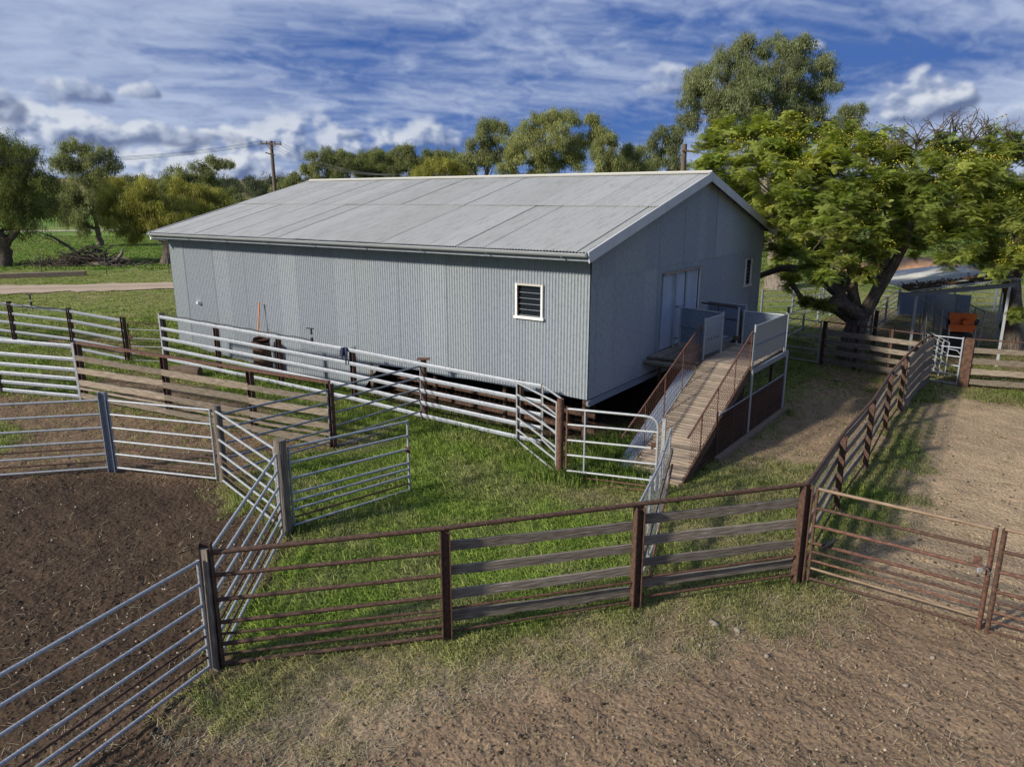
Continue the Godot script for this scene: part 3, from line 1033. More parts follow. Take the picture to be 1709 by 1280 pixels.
	# louvre window in the long wall
	window(t, "window", Vector3(1.12, 2.78, 0), 0.70, 0.74, 0.0, 5)
	# narrow louvre window at the far end of the gable
	window(t, "window", Vector3(0, 2.61, 10.64), 0.62, 0.85, PI / 2, 6)

	# double sliding door with tubes, track and a dark gap beside it
	b = MB.new()
	b.box(Vector3(-0.035, 2.575, 4.30), Vector3(0.03, 1.86, 1.38))
	var door := part("door", b, M.door_paint, t)
	b = MB.new()
	b.tube(Vector3(-0.075, 1.64, 5.02), Vector3(-0.075, 3.5, 5.02), 0.03)
	part("door_stile", b, M.galv, door)
	b = MB.new()
	b.tube(Vector3(-0.08, 2.45, 4.82), Vector3(-0.08, 2.65, 4.82), 0.012)
	part("handle", b, M.galv_dark, door)
	b = MB.new()
	b.box(Vector3(-0.03, 2.575, 5.43), Vector3(0.03, 1.86, 0.78))
	door = part("door", b, M.door_paint, t)
	b = MB.new()
	b.box(Vector3(-0.055, 2.58, 5.80), Vector3(0.03, 1.9, 0.05))
	part("door_stile", b, M.pale_paint, door)
	b = MB.new()
	b.box(Vector3(-0.055, 3.525, 4.82), Vector3(0.11, 0.045, 2.5))
	part("door_track", b, M.slat[0], t)
	b = MB.new()
	b.box(Vector3(-0.03, 2.56, 6.06), Vector3(0.03, 1.86, 0.03))
	part("door_jamb", b, M.white_paint, t)


func window(t: Node3D, called: String, at: Vector3, w: float, h: float, turn: float, blades: int) -> void:
	var pivot := Transform3D(Basis(Vector3.UP, turn), at)
	var put := func(o: MeshInstance3D) -> MeshInstance3D:
		o.transform = pivot
		return o
	var b := MB.new()   # sides of the opening
	b.box(Vector3(0.01, h / 2, 0.06), Vector3(0.02, h, 0.16))
	b.box(Vector3(w - 0.01, h / 2, 0.06), Vector3(0.02, h, 0.16))
	b.box(Vector3(w / 2, 0.01, 0.06), Vector3(w - 0.04, 0.02, 0.16))
	b.box(Vector3(w / 2, h - 0.01, 0.06), Vector3(w - 0.04, 0.02, 0.16))
	var win: MeshInstance3D = put.call(part(called, b, M.red_frame, t))
	var bars := [[Vector3(0.02, h / 2, -0.03), Vector3(0.045, h + 0.02, 0.045)], [Vector3(w - 0.02, h / 2, -0.03), Vector3(0.045, h + 0.02, 0.045)], [Vector3(w / 2, 0.015, -0.035), Vector3(w + 0.07, 0.055, 0.075)]]
	for k in 3:
		b = MB.new()
		b.box(bars[k][0], bars[k][1])
		part("frame" if k < 2 else "sill", b, M.white_paint, win)
	b = MB.new()
	b.box(Vector3(w / 2, h - 0.01, -0.03), Vector3(w - 0.065, 0.04, 0.045))
	part("frame", b, M.cream_paint, win)
	for k in blades:
		b = MB.new()
		var y := 0.06 + (h - 0.12) * (k + 0.5) / blades
		var hh := (h - 0.12) / blades * 0.52
		b.block(Vector3(w / 2, y, 0.035), Vector3(w / 2 - 0.05, 0, 0), Vector3(0, hh, hh * 0.2), Vector3(0, -0.0006, 0.003))
		part("louvre", b, M.glass, win)
		b = MB.new()
		b.box(Vector3(w / 2, y - hh, 0.02), Vector3(w - 0.1, 0.012, 0.015))
		part("louvre_rail", b, M.galv_dark, win)
	b = MB.new()   # the dim inside seen through the louvres
	b.box(Vector3(w / 2, h / 2, 0.45), Vector3(w + 0.3, h + 0.3, 0.02))
	part("blind", b, M.dark, win)


# ------------------------------------------------------------------ ramp and landing
func build_ramp() -> void:
	var r := rngs(8)
	var t := thing("loading_ramp", "slatted timber ramp with rusty mesh handrails rising to the shed landing", "ramp", SHED_AT, SHED_TURN)
	var rise := func(d: float) -> float: return 1.60 * (d + 0.75) / 3.8
	var sl := -1.40
	var sr := -2.40
	var dir := Vector3(0, 1.60, 3.8).normalized()
	var up := Vector3(0, 3.8, -1.60).normalized()
	for s in [sl + 0.04, sr - 0.04]:
		var b := MB.new()
		b.beam(Vector3(s, -0.07, -0.78), Vector3(s, 1.50, 3.0), 0.06, 0.2, up)
		part("stringer", b, M.rust if s < -2.0 else M.dark_wood, t)
	var n := 47
	for k in n:
		var f := (k + 0.3) / n
		var o := Vector3((sl + sr) / 2 + r.randf_range(-0.015, 0.015), 1.60 * f + 0.03, -0.75 + 3.8 * f)
		var b := MB.new()
		b.block(o, Vector3((sl - sr) / 2 + 0.03, r.randf_range(-0.004, 0.004), 0), up * 0.02, dir * 0.026, r.randf() * 3.0)
		part("slat", b, M.slat[r.randi() % 4], t)
	var b := MB.new()   # deck sheet under the slats
	b.block(Vector3((sl + sr) / 2, 0.79, 1.15), Vector3((sl - sr) / 2, 0, 0), up * 0.008, dir * 2.0)
	part("ramp_deck", b, M.dark_wood, t)
	b = MB.new()   # rusty mesh hung below the right stringer
	for k in 60:
		var d := -0.2 + k * 0.0525
		b.tube(Vector3(sr - 0.01, 0.03, d), Vector3(sr - 0.01, maxf(0.04, rise.call(d) - 0.16), d), 0.008, -1.0, 4)
	for k in 13:
		var y := 0.06 + k * 0.105
		b.tube(Vector3(sr - 0.012, y, maxf(-0.2, y * 2.375 - 0.4)), Vector3(sr - 0.012, y, 3.0), 0.008, -1.0, 4)
	part("skirt_mesh", b, M.rust, t).set_meta("kind", "stuff")
	for k in 3:
		b = MB.new()
		b.beam(Vector3(sr + 0.05, -0.05, 0.6 + k * 0.85), Vector3(sr + 0.05, rise.call(0.6 + k * 0.85) - 0.1, 0.6 + k * 0.85), 0.05, 0.05)
		part("trestle", b, M.rust, t)
	# corrugated slide lying between ramp and shed
	b = MB.new()
	b.corrugated(-1.30, -0.98, 0, 0, 3.9, 3.9, 0.0)
	var slide := part("slide_sheet", b, M.sheet_steel, t)
	slide.transform = Transform3D(Basis(Vector3(1, 0, 0), dir, dir.cross(Vector3(1, 0, 0)) * -1.0), Vector3(0, 0.03, -0.62))
	# handrails with posts and wire mesh
	for side in 2:
		var s: float = -1.30 if side == 0 else -2.47
		var tall: float = 0.93 if side == 0 else 0.86
		b = MB.new()
		var d0 := -0.95 if side == 0 else -0.55
		b.tube(Vector3(s, rise.call(d0) + tall, d0), Vector3(s, rise.call(3.02) + tall, 3.02), 0.02)
		var rail := part("handrail", b, M.rust_red, t)
		var posts := [0.1, 1.05, 2.0, 3.0] if side == 0 else [0.15, 1.0, 2.0, 3.0]
		for d in posts:
			b = MB.new()
			b.tube(Vector3(s, rise.call(d) - 0.05, d), Vector3(s, rise.call(d) + tall, d), 0.013)
			part("rail_post", b, M.rust_red, t)
		b = MB.new()
		for k in 9:
			var y := tall * (k + 0.6) / 9.5
			b.tube(Vector3(s, rise.call(-0.4) + y, -0.4), Vector3(s, rise.call(3.0) + y, 3.0), 0.0035, -1.0, 4)
		for k in 34:
			var d := -0.4 + k * 0.1
			b.tube(Vector3(s, rise.call(d) + 0.02, d), Vector3(s, rise.call(d) + tall, d), 0.003, -1.0, 4)
		var net := part("wire_mesh", b, M.rust_red, t)
		net.set_meta("kind", "stuff")

	# landing of planks on a steel frame
	t = thing("landing", "raised timber landing with steel frame in front of the shed door", "platform", SHED_AT, SHED_TURN)
	for k in 18:
		b = MB.new()
		var d := 3.10 + k * 0.142
		b.block(Vector3(-1.95, 1.635 + r.randf_range(-0.004, 0.004), d), Vector3(0.56, 0, 0), Vector3(0, 0.02, 0), Vector3(0, 0, 0.064), r.randf() * 3.0)
		part("plank", b, M.slat[r.randi() % 4], t)
	for k in 9:
		b = MB.new()
		var s := -0.12 - k * 0.142
		b.block(Vector3(s, 1.60 + r.randf_range(-0.004, 0.004), 4.35), Vector3(0.064, 0, 0), Vector3(0, 0.02, 0), Vector3(0, 0, 1.42 + r.randf() * 0.05), r.randf() * 3.0)
		part("plank", b, M.wood[r.randi() % 4], t)
	for d in [3.04, 5.68]:
		b = MB.new()
		b.beam(Vector3(-0.02, 1.52, d - 0.1 if d < 4.0 else d), Vector3(-2.52, 1.56, d), 0.06, 0.13)
		part("joist", b, M.dark_wood, t)
	b = MB.new()   # round log bearer poking out beside the wall
	b.tube(Vector3(-0.05, 1.50, 2.72), Vector3(-1.3, 1.48, 2.86), 0.075)
	part("bearer", b, M.wood[1], t)
	b = MB.new()
	b.beam(Vector3(-2.52, 1.54, 3.02), Vector3(-2.60, 1.54, 5.70), 0.05, 0.12)
	part("edge_beam", b, M.galv_dark, t)
	for p in [[-2.52, 3.04, M.galv], [-2.60, 5.62, M.galv], [-1.35, 3.02, M.rust], [-0.3, 3.05, M.rust], [-2.3, 5.45, M.rust]]:
		b = MB.new()
		b.tube(Vector3(p[0], -0.05, p[1]), Vector3(p[0], 1.55, p[1]), 0.035)
		part("leg", b, p[2], t)

	# sheet metal hurdles round the landing
	hurdle("galvanised sheet hurdle with a row of round holes at the ramp head", -1.33, 3.13, -1.39, 4.15, 0.94, 5, true)
	hurdle("galvanised sheet hurdle along the outer edge of the landing", -2.50, 3.10, -2.60, 5.30, 0.90, 2, false)
	hurdle("bright galvanised sheet gate closing the far end of the landing", -1.50, 5.45, -2.60, 5.42, 0.86, 1, false)
	hurdle("grey sheet hurdle standing between the door and the hurdle with holes", -0.16, 4.58, -1.36, 4.28, 0.95, 2, false)
	hurdle("dull sheet gate behind the rusty frame beside the gable wall", -1.42, 5.85, -0.30, 6.15, 0.95, 1, false)
	t = thing("door_pole", "tall galvanised pole standing at the shed door edge", "pole", sp(-0.12, 1.62, 4.25), SHED_TURN)
	b = MB.new()
	b.tube(Vector3.ZERO, Vector3(0, 1.88, 0), 0.028)
	part("tube", b, M.galv, t)
	for y in [0.25, 1.05]:
		b = MB.new()
		b.box(Vector3(-0.05, y, 0), Vector3(0.12, 0.05, 0.05))
		part("lug", b, M.galv_dark, t)
	t = thing("bent_gate", "rusty bent pipe gate frame leaning by the gable wall", "gate", sp(-0.16, 1.62, 6.0), SHED_TURN)
	b = MB.new()
	var bend := PackedVector3Array([Vector3(0, 0.95, 0), Vector3(-0.95, 0.93, -0.12), Vector3(-1.06, 0.9, -0.13), Vector3(-1.12, 0.82, -0.14), Vector3(-1.14, 0.72, -0.14), Vector3(-1.14, 0.02, -0.14)])
	b.pipe(bend, PackedFloat32Array([0.024]))
	part("frame", b, M.rust, t)
	b = MB.new()
	b.tube(Vector3(-0.5, 0.93, -0.06), Vector3(-0.5, 0.1, -0.06), 0.014)
	part("bar", b, M.rust, t)
	b = MB.new()
	b.tube(Vector3(0, 0.6, 0), Vector3(-1.13, 0.58, -0.13), 0.014)
	part("bar", b, M.rust, t)
	t = thing("gate_post", "galvanised gate post in the middle of the landing's far end", "post", sp(-1.39, 1.62, 5.35), SHED_TURN)
	b = MB.new()
	b.tube(Vector3(0, -0.02, 0), Vector3(0, 1.0, 0), 0.03)
	part("tube", b, M.galv, t)
	b = MB.new()
	b.box(Vector3(0.0, 0.22, -0.04), Vector3(0.16, 0.1, 0.06))
	part("latch", b, M.dark_wood, t)

	# low mesh fence and concrete kerb below the landing
	t = thing("mesh_fence", "low rusty mesh fence below the ramp on a concrete kerb", "fence", SHED_AT, SHED_TURN)
	b = MB.new()
	b.tube(Vector3(-2.47, 0.98, 1.15), Vector3(-2.58, 0.98, 5.70), 0.018)
	part("rail", b, M.galv_dark, t)
	for d in [1.15, 2.0, 2.75, 3.5, 4.3, 5.65]:
		b = MB.new()
		var s: float = lerpf(-2.47, -2.58, (d - 1.15) / 4.5)
		b.beam(Vector3(s, -0.05, d), Vector3(s, 1.0 if d > 1.2 else 1.08, d - (0.12 if d < 1.2 else 0.0)), 0.04, 0.03, Vector3(1, 0, 0))
		part("post", b, M.rust, t)
	b = MB.new()
	for k in 15:
		b.tube(Vector3(-2.46, 0.08 + k * 0.062, 1.15 - (0.0 if k > 7 else 1.6 - k * 0.2)), Vector3(-2.58, 0.08 + k * 0.062, 5.65), 0.0075, -1.0, 4)
	for k in 90:
		var s: float = lerpf(-2.47, -2.58, k / 90.0)
		b.tube(Vector3(s, 0.04, 1.15 + k * 0.05), Vector3(s, 0.97, 1.15 + k * 0.05), 0.0095, -1.0, 4)
	var net := part("wire_mesh", b, M.rust, t)
	net.set_meta("kind", "stuff")
	t = thing("concrete_kerb", "low concrete kerb under the mesh fence beside the ramp", "kerb", SHED_AT, SHED_TURN)
	b = MB.new()
	b.beam(Vector3(-2.55, 0.03, 0.95), Vector3(-2.67, 0.03, 5.75), 0.13, 0.16)
	part("kerb", b, M.concrete, t)


func hurdle(label: String, s0: float, d0: float, s1: float, d1: float, tall: float, rails: int, holes: bool) -> void:
	var t := thing("sheet_hurdle", label, "hurdle", sp(s0, 1.655, d0), 0.0, "sheet metal hurdles round the landing")
	var e := sp(s1, 1.655, d1) - sp(s0, 1.655, d0)
	var d := e.normalized()
	var side := d.cross(Vector3.UP)
	var b := MB.new()
	var y0 := 0.09
	if holes:   # the sheet is two strips with a row of round cut-outs between, made of narrow webs
		var n := 6
		var mid := tall * 0.46
		b.block(e / 2 + Vector3(0, (y0 + mid - 0.035) / 2, 0), e / 2 * 0.97, Vector3(0, (mid - 0.035 - y0) / 2, 0), side * 0.002)
		b.block(e / 2 + Vector3(0, (tall + mid + 0.035) / 2, 0), e / 2 * 0.97, Vector3(0, (tall - mid - 0.035) / 2, 0), side * 0.002)
		for k in n + 1:
			var f := clampf(float(k) / n, 0.04, 0.96)
			b.block(e * f + Vector3(0, mid, 0), d * 0.055, Vector3(0, 0.035, 0), side * 0.002)
	else:
		b.block(e / 2 + Vector3(0, (tall + y0) / 2, 0), e / 2 * 0.98, Vector3(0, (tall - y0) / 2, 0), side * 0.002)
	part("sheet", b, M.sheet_steel, t)
	for k in 2:
		b = MB.new()
		b.tube(e * k + Vector3(0, -0.03, 0), e * k + Vector3(0, tall + 0.04, 0), 0.024)
		part("upright", b, M.galv, t)
	b = MB.new()
	b.tube(Vector3(0, tall, 0), e + Vector3(0, tall, 0), 0.02)
	part("top_rail", b, M.galv, t)
	if rails > 1 and not holes:
		b = MB.new()
		b.tube(side * 0.02 + Vector3(0, tall * 0.5, 0), e + side * 0.02 + Vector3(0, tall * 0.5, 0), 0.014)
		part("cross_rail", b, M.galv_dark, t)


# ------------------------------------------------------------------ fence building
func rail(t: Node3D, a: Vector3, ha: float, b: Vector3, hb: float, r: float, m: Material, called := "rail") -> void:
	var k := MB.new()
	k.tube(a + Vector3(0, ha, 0) - t.position, b + Vector3(0, hb, 0) - t.position, r, -1.0, 10)
	part(called, k, m, t)


func flat_rail(t: Node3D, a: Vector3, ha: float, b: Vector3, hb: float, h: float, w: float, m: Material, called := "rail") -> void:
	# an oval cattle rail: a flattened tube
	var k := MB.new()
	var p := a + Vector3(0, ha, 0) - t.position
	var q := b + Vector3(0, hb, 0) - t.position
	var d := (q - p).normalized()
	var side := d.cross(Vector3.UP).normalized()
	var up := side.cross(d)
	var n := 14
	var l := p.distance_to(q)
	var base := k.v.size()
	for e in 2:
		for i in n + 1:
			var an := TAU * i / n
			var sx := signf(cos(an)) * pow(absf(cos(an)), 0.6)
			var sy := signf(sin(an)) * pow(absf(sin(an)), 0.6)
			k.v.append((q if e else p) + side * sx * w / 2 + up * sy * h / 2)
			k.n.append((side * cos(an) * h + up * sin(an) * w).normalized())
			k.uv.append(Vector2(i * 0.02, l * e))
	for i in n:
		k.idx.append_array([base + i, base + i + 1, base + n + 1 + i, base + i + 1, base + n + 2 + i, base + n + 1 + i])
	part(called, k, m, t)


func plank(t: Node3D, a: Vector3, ha: float, b: Vector3, hb: float, h: float, off: Vector3, m: Material, r: RandomNumberGenerator, thick := 0.038, called := "board") -> void:
	var k := MB.new()
	k.board(a + Vector3(0, ha, 0) - t.position + off, b + Vector3(0, hb, 0) - t.position + off, h, thick, r)
	part(called, k, m, t)


# posts: «beam» rolled steel with two flanges, «tube», «square», «log» split timber
func post(t: Node3D, p: Vector3, h: float, kind: String, m: Material, face: Vector3, size := 0.1, lean := Vector3.ZERO) -> void:
	var k := MB.new()
	var o := p - t.position
	var f := Vector3(face.x, 0, face.z).normalized()
	var s := f.cross(Vector3.UP)
	var a := o - Vector3(0, 0.15, 0)
	var e := o + Vector3(0, h, 0) + lean
	if kind == "beam":
		k.beam(a + f * size * 0.45, e + f * size * 0.45, size, 0.012, f)
		k.beam(a - f * size * 0.45, e - f * size * 0.45, size, 0.012, f)
		k.beam(a, e, 0.012, size * 0.88, f)
	elif kind == "tube":
		k.tube(a, e, size / 2, -1.0, 12)
	elif kind == "square":
		k.beam(a, e, size, size, f)
	elif kind == "log":
		var pts := PackedVector3Array()
		var rad := PackedFloat32Array()
		var q := rngs(int(absf(p.x * 31.0 + p.z * 17.0)))
		for i in 9:
			pts.append(a.lerp(e, i / 8.0) + Vector3(q.randf_range(-0.008, 0.008), 0, q.randf_range(-0.008, 0.008)))
			rad.append(size / 2 * q.randf_range(0.93, 1.06))
		k.pipe(pts, rad, 9)
	part("post", k, m, t)


func pipe_panel(called: String, label: String, a: Vector3, b: Vector3, bars: Array, group := "", m: Material = M.galv, trim_a := 0.07, trim_b := 0.07, uprights := true) -> Node3D:
	# a panel of welded pipes between two posts; a bar is [height at a, height at b, rusty]
	var d := (b - a).normalized()
	var p := a + d * trim_a
	var q := b - d * trim_b
	var t := thing(called, label, "gate" if called.contains("gate") else "fence", p, 0.0, group)
	for h in bars:
		rail(t, p, h[0], q, h[1], 0.016 if h[2] else 0.021, M.rust if h[2] else m, "rail")
	if uprights:
		for e in 2:
			var o: Vector3 = q if e else p
			var k := MB.new()
			k.tube(o - t.position + Vector3(0, bars[-1][e] - 0.02, 0), o - t.position + Vector3(0, bars[0][e] + 0.02, 0), 0.021)
			part("upright", k, m, t)
	return t


func build_yards() -> void:
	var r := rngs(21)
	# ---- round pen
	var pa: Vector3 = Vector3(-7.58, 0.29, -13.03)
	var pb: Vector3 = Vector3(-5.38, 0.2, -12.65)
	var pc: Vector3 = Vector3(-3.64, 0.09, -10.75)
	var pd: Vector3 = Vector3(-3.43, 0.01, -7.45)
	var pz := pa + (Vector3(-9.34, 0.34, -12.49) - pa).normalized() * 2.75
	var py := pd + (Vector3(-3.87, 0, -6.45) - pd).normalized() * 3.4
	var bars := [[1.40, 1.40, false], [1.13, 1.13, false], [0.87, 0.87, false], [0.61, 0.61, false], [0.48, 0.48, true], [0.35, 0.35, false], [0.21, 0.21, true], [0.08, 0.08, false]]
	var g := "galvanised pipe panels of the round pen"
	pipe_panel("pen_fence", "galvanised pipe panel of the round pen running out of the left edge", pz, pa, bars, g)
	pipe_panel("pen_fence", "galvanised pipe panel at the back of the round pen between two dark posts", pa, pb, bars, g, M.galv, 0.09, 0.09)
	pipe_panel("pen_fence", "galvanised pipe panel of the round pen ending at the thick gate post", pb, pc, bars, g, M.galv, 0.02, 0.16)
	pipe_panel("pen_fence", "galvanised pipe panel of the round pen seen nearly end on", pc, pd, bars, g, M.galv, 0.14, 0.1)
	pipe_panel("pen_fence", "nearest galvanised pipe panel of the round pen in the lower left corner", pd, py, bars, g, M.galv, 0.12, 0.1)
	fence_post("round pen post of dark steel left of the board fence end", pa, 1.55, "beam", M.galv_dark, pb - pz, 0.13)
	fence_post("dark weathered round pen post where the pipe race begins", pb + Vector3(0.05, 0, 0), 1.49, "log", M.wood[1], pb - pa, 0.15)
	fence_post("thick weathered timber post carrying the open pipe gate", pc + Vector3(0.03, 0, 0), 1.60, "log", M.wood[0], pc - pb, 0.19)
	fence_post("rusty and timber corner post nearest the camera", pd, 1.58, "beam", M.rust, Vector3(1, 0, -0.2), 0.13)
	var slab := thing("timber_slab", "weathered timber slab strapped against the near rusty corner post", "slab", pd + Vector3(-0.02, 0, 0.05))
	var k := MB.new()
	k.board(Vector3(0.0, -0.1, 0), Vector3(0.015, 1.52, -0.01), 0.1, 0.05, r, 0.008, Vector3(1, 0, 0.1))
	part("slab", k, M.wood[2], slab)

	# open gate hung on the thick post
	var ge: Vector3 = Vector3(-1.88, 0.07, -12.52)
	var t := pipe_panel("pipe_gate", "open galvanised pipe gate hung on the thick timber post", pc, ge, [[1.42, 1.36, false], [1.16, 1.10, false], [0.90, 0.84, false], [0.65, 0.58, false], [0.51, 0.46, false], [0.37, 0.33, false], [0.24, 0.18, true], [0.10, 0.05, false]], "", M.galv, 0.17, 0.0)
	k = MB.new()
	k.box(ge - t.position + Vector3(-0.01, 0.83, 0), Vector3(0.09, 0.11, 0.05))
	part("latch", k, M.rust_red, t)

	# ---- pipe race from the pen to the shed-side fence
	var pj: Vector3 = Vector3(-3.79, 0.19, -14.66)
	var pk: Vector3 = Vector3(-2.11, 0.18, -16.68)
	pipe_panel("race_rails", "galvanised pipe panel between the dark pen post and the board fence end", pb, pj, [[1.30, 1.27, false], [1.03, 0.99, false], [0.74, 0.70, false], [0.45, 0.42, false], [0.18, 0.15, false]], "", M.galv_dark, 0.12, 0.06)
	pipe_panel("race_rails", "galvanised pipe panel from the board fence end to the long white rail fence", pj, pk, [[1.30, 1.33, false], [1.03, 1.06, false], [0.75, 0.79, false], [0.46, 0.52, false], [0.18, 0.24, false], [0.02, 0.0, false]], "", M.galv_dark, 0.06, 0.06)

	# ---- board fence
	var pl: Vector3 = Vector3(-10.51, 0.51, -17.32)
	var pm: Vector3 = Vector3(-7.99, 0.39, -16.33)
	var pn: Vector3 = Vector3(-5.7, 0.28, -15.4)
	t = thing("board_fence", "tan timber board fence under a rusty top channel behind the round pen", "fence", pl)
	for q in [pl, pm, pn, pj]:
		post(t, q, 1.40, "beam", M.rust, pm - pl, 0.12)
	k = MB.new()
	k.beam(pl + Vector3(0, 1.43, 0) - t.position, pj + Vector3(0, 1.43, 0) - t.position, 0.09, 0.05)
	part("top_channel", k, M.rust_red, t)
	var off := (pj - pl).normalized().cross(Vector3.UP) * 0.08
	var chain := [pl, pm, pn, pj]
	for i in 3:
		var hs := [[1.06, 1.08], [0.76, 0.79], [0.46, 0.49], [0.30, 0.31], [0.13, 0.14]]
		for q in hs:
			plank(t, chain[i], q[0] + r.randf_range(-0.015, 0.015), chain[i + 1], q[1] + r.randf_range(-0.015, 0.015), 0.045 if q[0] < 0.4 and q[0] > 0.2 else r.randf_range(0.115, 0.145), off, M.tan[r.randi() % 4], r)

	# ---- pale flat rails running off to the left
	var pq := pl + (Vector3(-12.81, 0.6, -17.66) - pl) * 1.9
	t = thing("flat_rail_fence", "whitish flat rail panel at the left edge beside the board fence", "fence", pl)
	for h in [1.33, 1.0, 0.74, 0.51, 0.28, 0.07]:
		flat_rail(t, pl + (pq - pl).normalized() * 0.12, h, pq, h + 0.02, 0.095, 0.045, M.white_rail)
	post(t, pl + (pq - pl).normalized() * 0.12, 1.42, "square", M.white_rail, pq - pl, 0.06)
	post(t, Vector3(-12.81, 0.6, -17.66), 1.2, "beam", M.rust, pq - pl, 0.1)

	# ---- flat rail fence along the grass at the back left
	var f0: Vector3 = Vector3(-11.34, 0.64, -21.04)
	var f1: Vector3 = Vector3(-13.57, 0.75, -22.17)
	var f2: Vector3 = Vector3(-15.87, 0.85, -22.92)
	var f3 := f2 + (f2 - f1) * 1.3
	t = thing("flat_rail_fence", "grey flat rail fence on dark posts along the mown grass", "fence", f0)
	chain = [f0, f1, f2, f3]
	for q in chain:
		post(t, q, 1.33, "beam", M.rust, f1 - f0, 0.11)
	for i in 3:
		for h in [1.22, 0.93, 0.64, 0.35, 0.08]:
			flat_rail(t, chain[i], h, chain[i + 1], h, 0.09, 0.042, M.galv_dark)
	# small round-cornered gate beside it
	var w0 := sp(13.25, 0.58, -1.70)
	t = thing("small_gate", "small rusty pipe gate with rounded corner beyond the white rail fence", "gate", f0 + (w0 - f0).normalized() * 0.12)
	var o := t.position
	var e := f0.lerp(w0, 0.93) - o
	k = MB.new()
	var up := Vector3(0, 1, 0)
	k.pipe(PackedVector3Array([up * 0.05, up * 1.08, up * 1.16 + e * 0.02, up * 1.2 + e * 0.06, e + up * 1.17]), PackedFloat32Array([0.016]), 8)
	part("frame", k, M.rust, t)
	for h in [0.98, 0.72, 0.48, 0.26, 0.06]:
		k = MB.new()
		k.tube(up * h, e + up * h, 0.013)
		part("rail", k, M.galv, t)
	k = MB.new()
	k.box(Vector3(0.03, 0.75, 0), Vector3(0.12, 0.09, 0.05))
	part("latch", k, M.rust_red, t)

	# ---- long white rail fence beside the shed
	var w := [w0, sp(11.0, 0.50, -1.47), sp(8.7, 0.39, -1.17), sp(6.22, 0.28, -0.88), sp(3.98, 0.18, -0.75), sp(1.42, 0.06, -0.50), sp(0.85, 0.045, -0.44)]
	t = thing("white_rail_fence", "long whitish flat rail fence on rusty posts beside the shed wall", "fence", w0)
	for i in 6:
		post(t, w[i] + INTO * 0.07, 1.5 if i == 0 or i == 4 else 1.43, "tube" if i == 4 else "beam", M.rust, ALONG, 0.13 if i == 4 else 0.11)
	post(t, w[6], 1.44, "tube", M.rust, ALONG, 0.06)
	k = MB.new()
	k.box(w[4] + INTO * 0.07 - t.position + Vector3(0, 1.51, 0), Vector3(0.3, 0.02, 0.2))
	part("cap_plate", k, M.rust_red, t)
	for i in 6:
		for h in [1.39, 1.05, 0.755, 0.46, 0.15]:
			flat_rail(t, w[i], h, w[i + 1], h, 0.098, 0.042, M.white_rail)
	k = MB.new()
	k.beam(w0 - t.position + ALONG * 0.03 - Vector3(0, 0.1, 0), w0 - t.position + ALONG * 0.03 + Vector3(0, 1.48, 0), 0.05, 0.06, ALONG)
	part("end_angle", k, M.white_rail, t)

	# ---- diagonal panels by the rusty gate post
	var gp: Vector3 = Vector3(0.89, 0.01, -13.32)
	var fan := [[1.40, 1.52, false], [1.14, 1.22, false], [0.88, 0.92, false], [0.61, 0.62, false], [0.35, 0.36, false], [0.10, 0.12, false]]
	pipe_panel("pipe_fence", "galvanised pipe panel slanting from the white rail fence to the rusty gate post", w[5] - INTO * 0.06, gp, fan, "", M.galv, 0.0, 0.09)
	pipe_panel("pipe_fence", "second pipe panel close behind, between the fence corner and the gate post", w[6], gp + Vector3(0.1, 0, -0.12), [[1.42, 1.55, false], [1.02, 1.15, false], [0.62, 0.75, false], [0.22, 0.35, false]], "", M.galv, 0.05, 0.08)
	fence_post("rusty round gate post in the grass in front of the shed corner", gp + Vector3(0.03, 0, 0), 1.62, "tube", M.rust_red, ALONG, 0.13)

	# ---- round-cornered gate in front of the shed corner
	var h0 := gp + Vector3(0.16, 0, 0.05)
	var h1: Vector3 = Vector3(2.63, 0, -12.51)
	t = thing("round_corner_gate", "grey pipe gate with one rounded corner in tall grass before the ramp", "gate", h0)
	e = h1 - h0
	var d := e.normalized()
	k = MB.new()
	k.pipe(PackedVector3Array([up * 1.44, e - d * 0.26 + up * 1.50, e - d * 0.13 + up * 1.49, e - d * 0.05 + up * 1.44, e - d * 0.01 + up * 1.36, e + up * 1.22, e + up * 0.12]), PackedFloat32Array([0.024]), 10)
	part("frame", k, M.galv, t)
	k = MB.new()
	k.tube(up * 0.06, up * 1.48, 0.024)
	part("hinge_stile", k, M.rust_red, t)
	for h in [1.13, 0.82, 0.52, 0.20]:
		k = MB.new()
		k.tube(up * h, e + up * (h + 0.1), 0.021)
		part("rail", k, M.galv, t)
	for h in [0.04, -0.06]:
		k = MB.new()
		k.tube(e * 0.12 + up * (h + 0.06) , e * 0.98 + up * (h + 0.14), 0.014)
		part("lower_rail", k, M.rust_red, t)
	k = MB.new()
	k.tube(d * 0.36 + up * 0.2, d * 0.36 + up * 1.44, 0.02)
	part("stile", k, M.galv, t)
	k = MB.new()
	k.box(e - d * 0.07 + up * 0.95, Vector3(0.09, 0.11, 0.04))
	part("latch", k, M.rust_red, t)
	fence_post("galvanised square post beside the foot of the ramp", h1 + d * 0.1 + Vector3(0, 0, 0.02), 1.5, "square", M.galv, d, 0.06)

	# ---- mesh gate seen nearly end on
	var pf: Vector3 = Vector3(1.64, 0, -8.69)
	var m1: Vector3 = Vector3(2.79, 0, -12.23)
	t = thing("mesh_gate", "bent mesh gate seen end on, with a plank tied along it", "gate", pf + Vector3(0.0, 0, -0.12))
	e = m1 - t.position
	var mid := e * 0.5
	for h in [[1.42, 1.36], [0.12, 0.2]]:
		k = MB.new()
		k.pipe(PackedVector3Array([up * h[0], mid + Vector3(0.05, h[0] * 0.5 + h[1] * 0.5 - 0.03, 0), e + up * h[1]]), PackedFloat32Array([0.02]), 8)
		part("rail", k, M.galv, t)
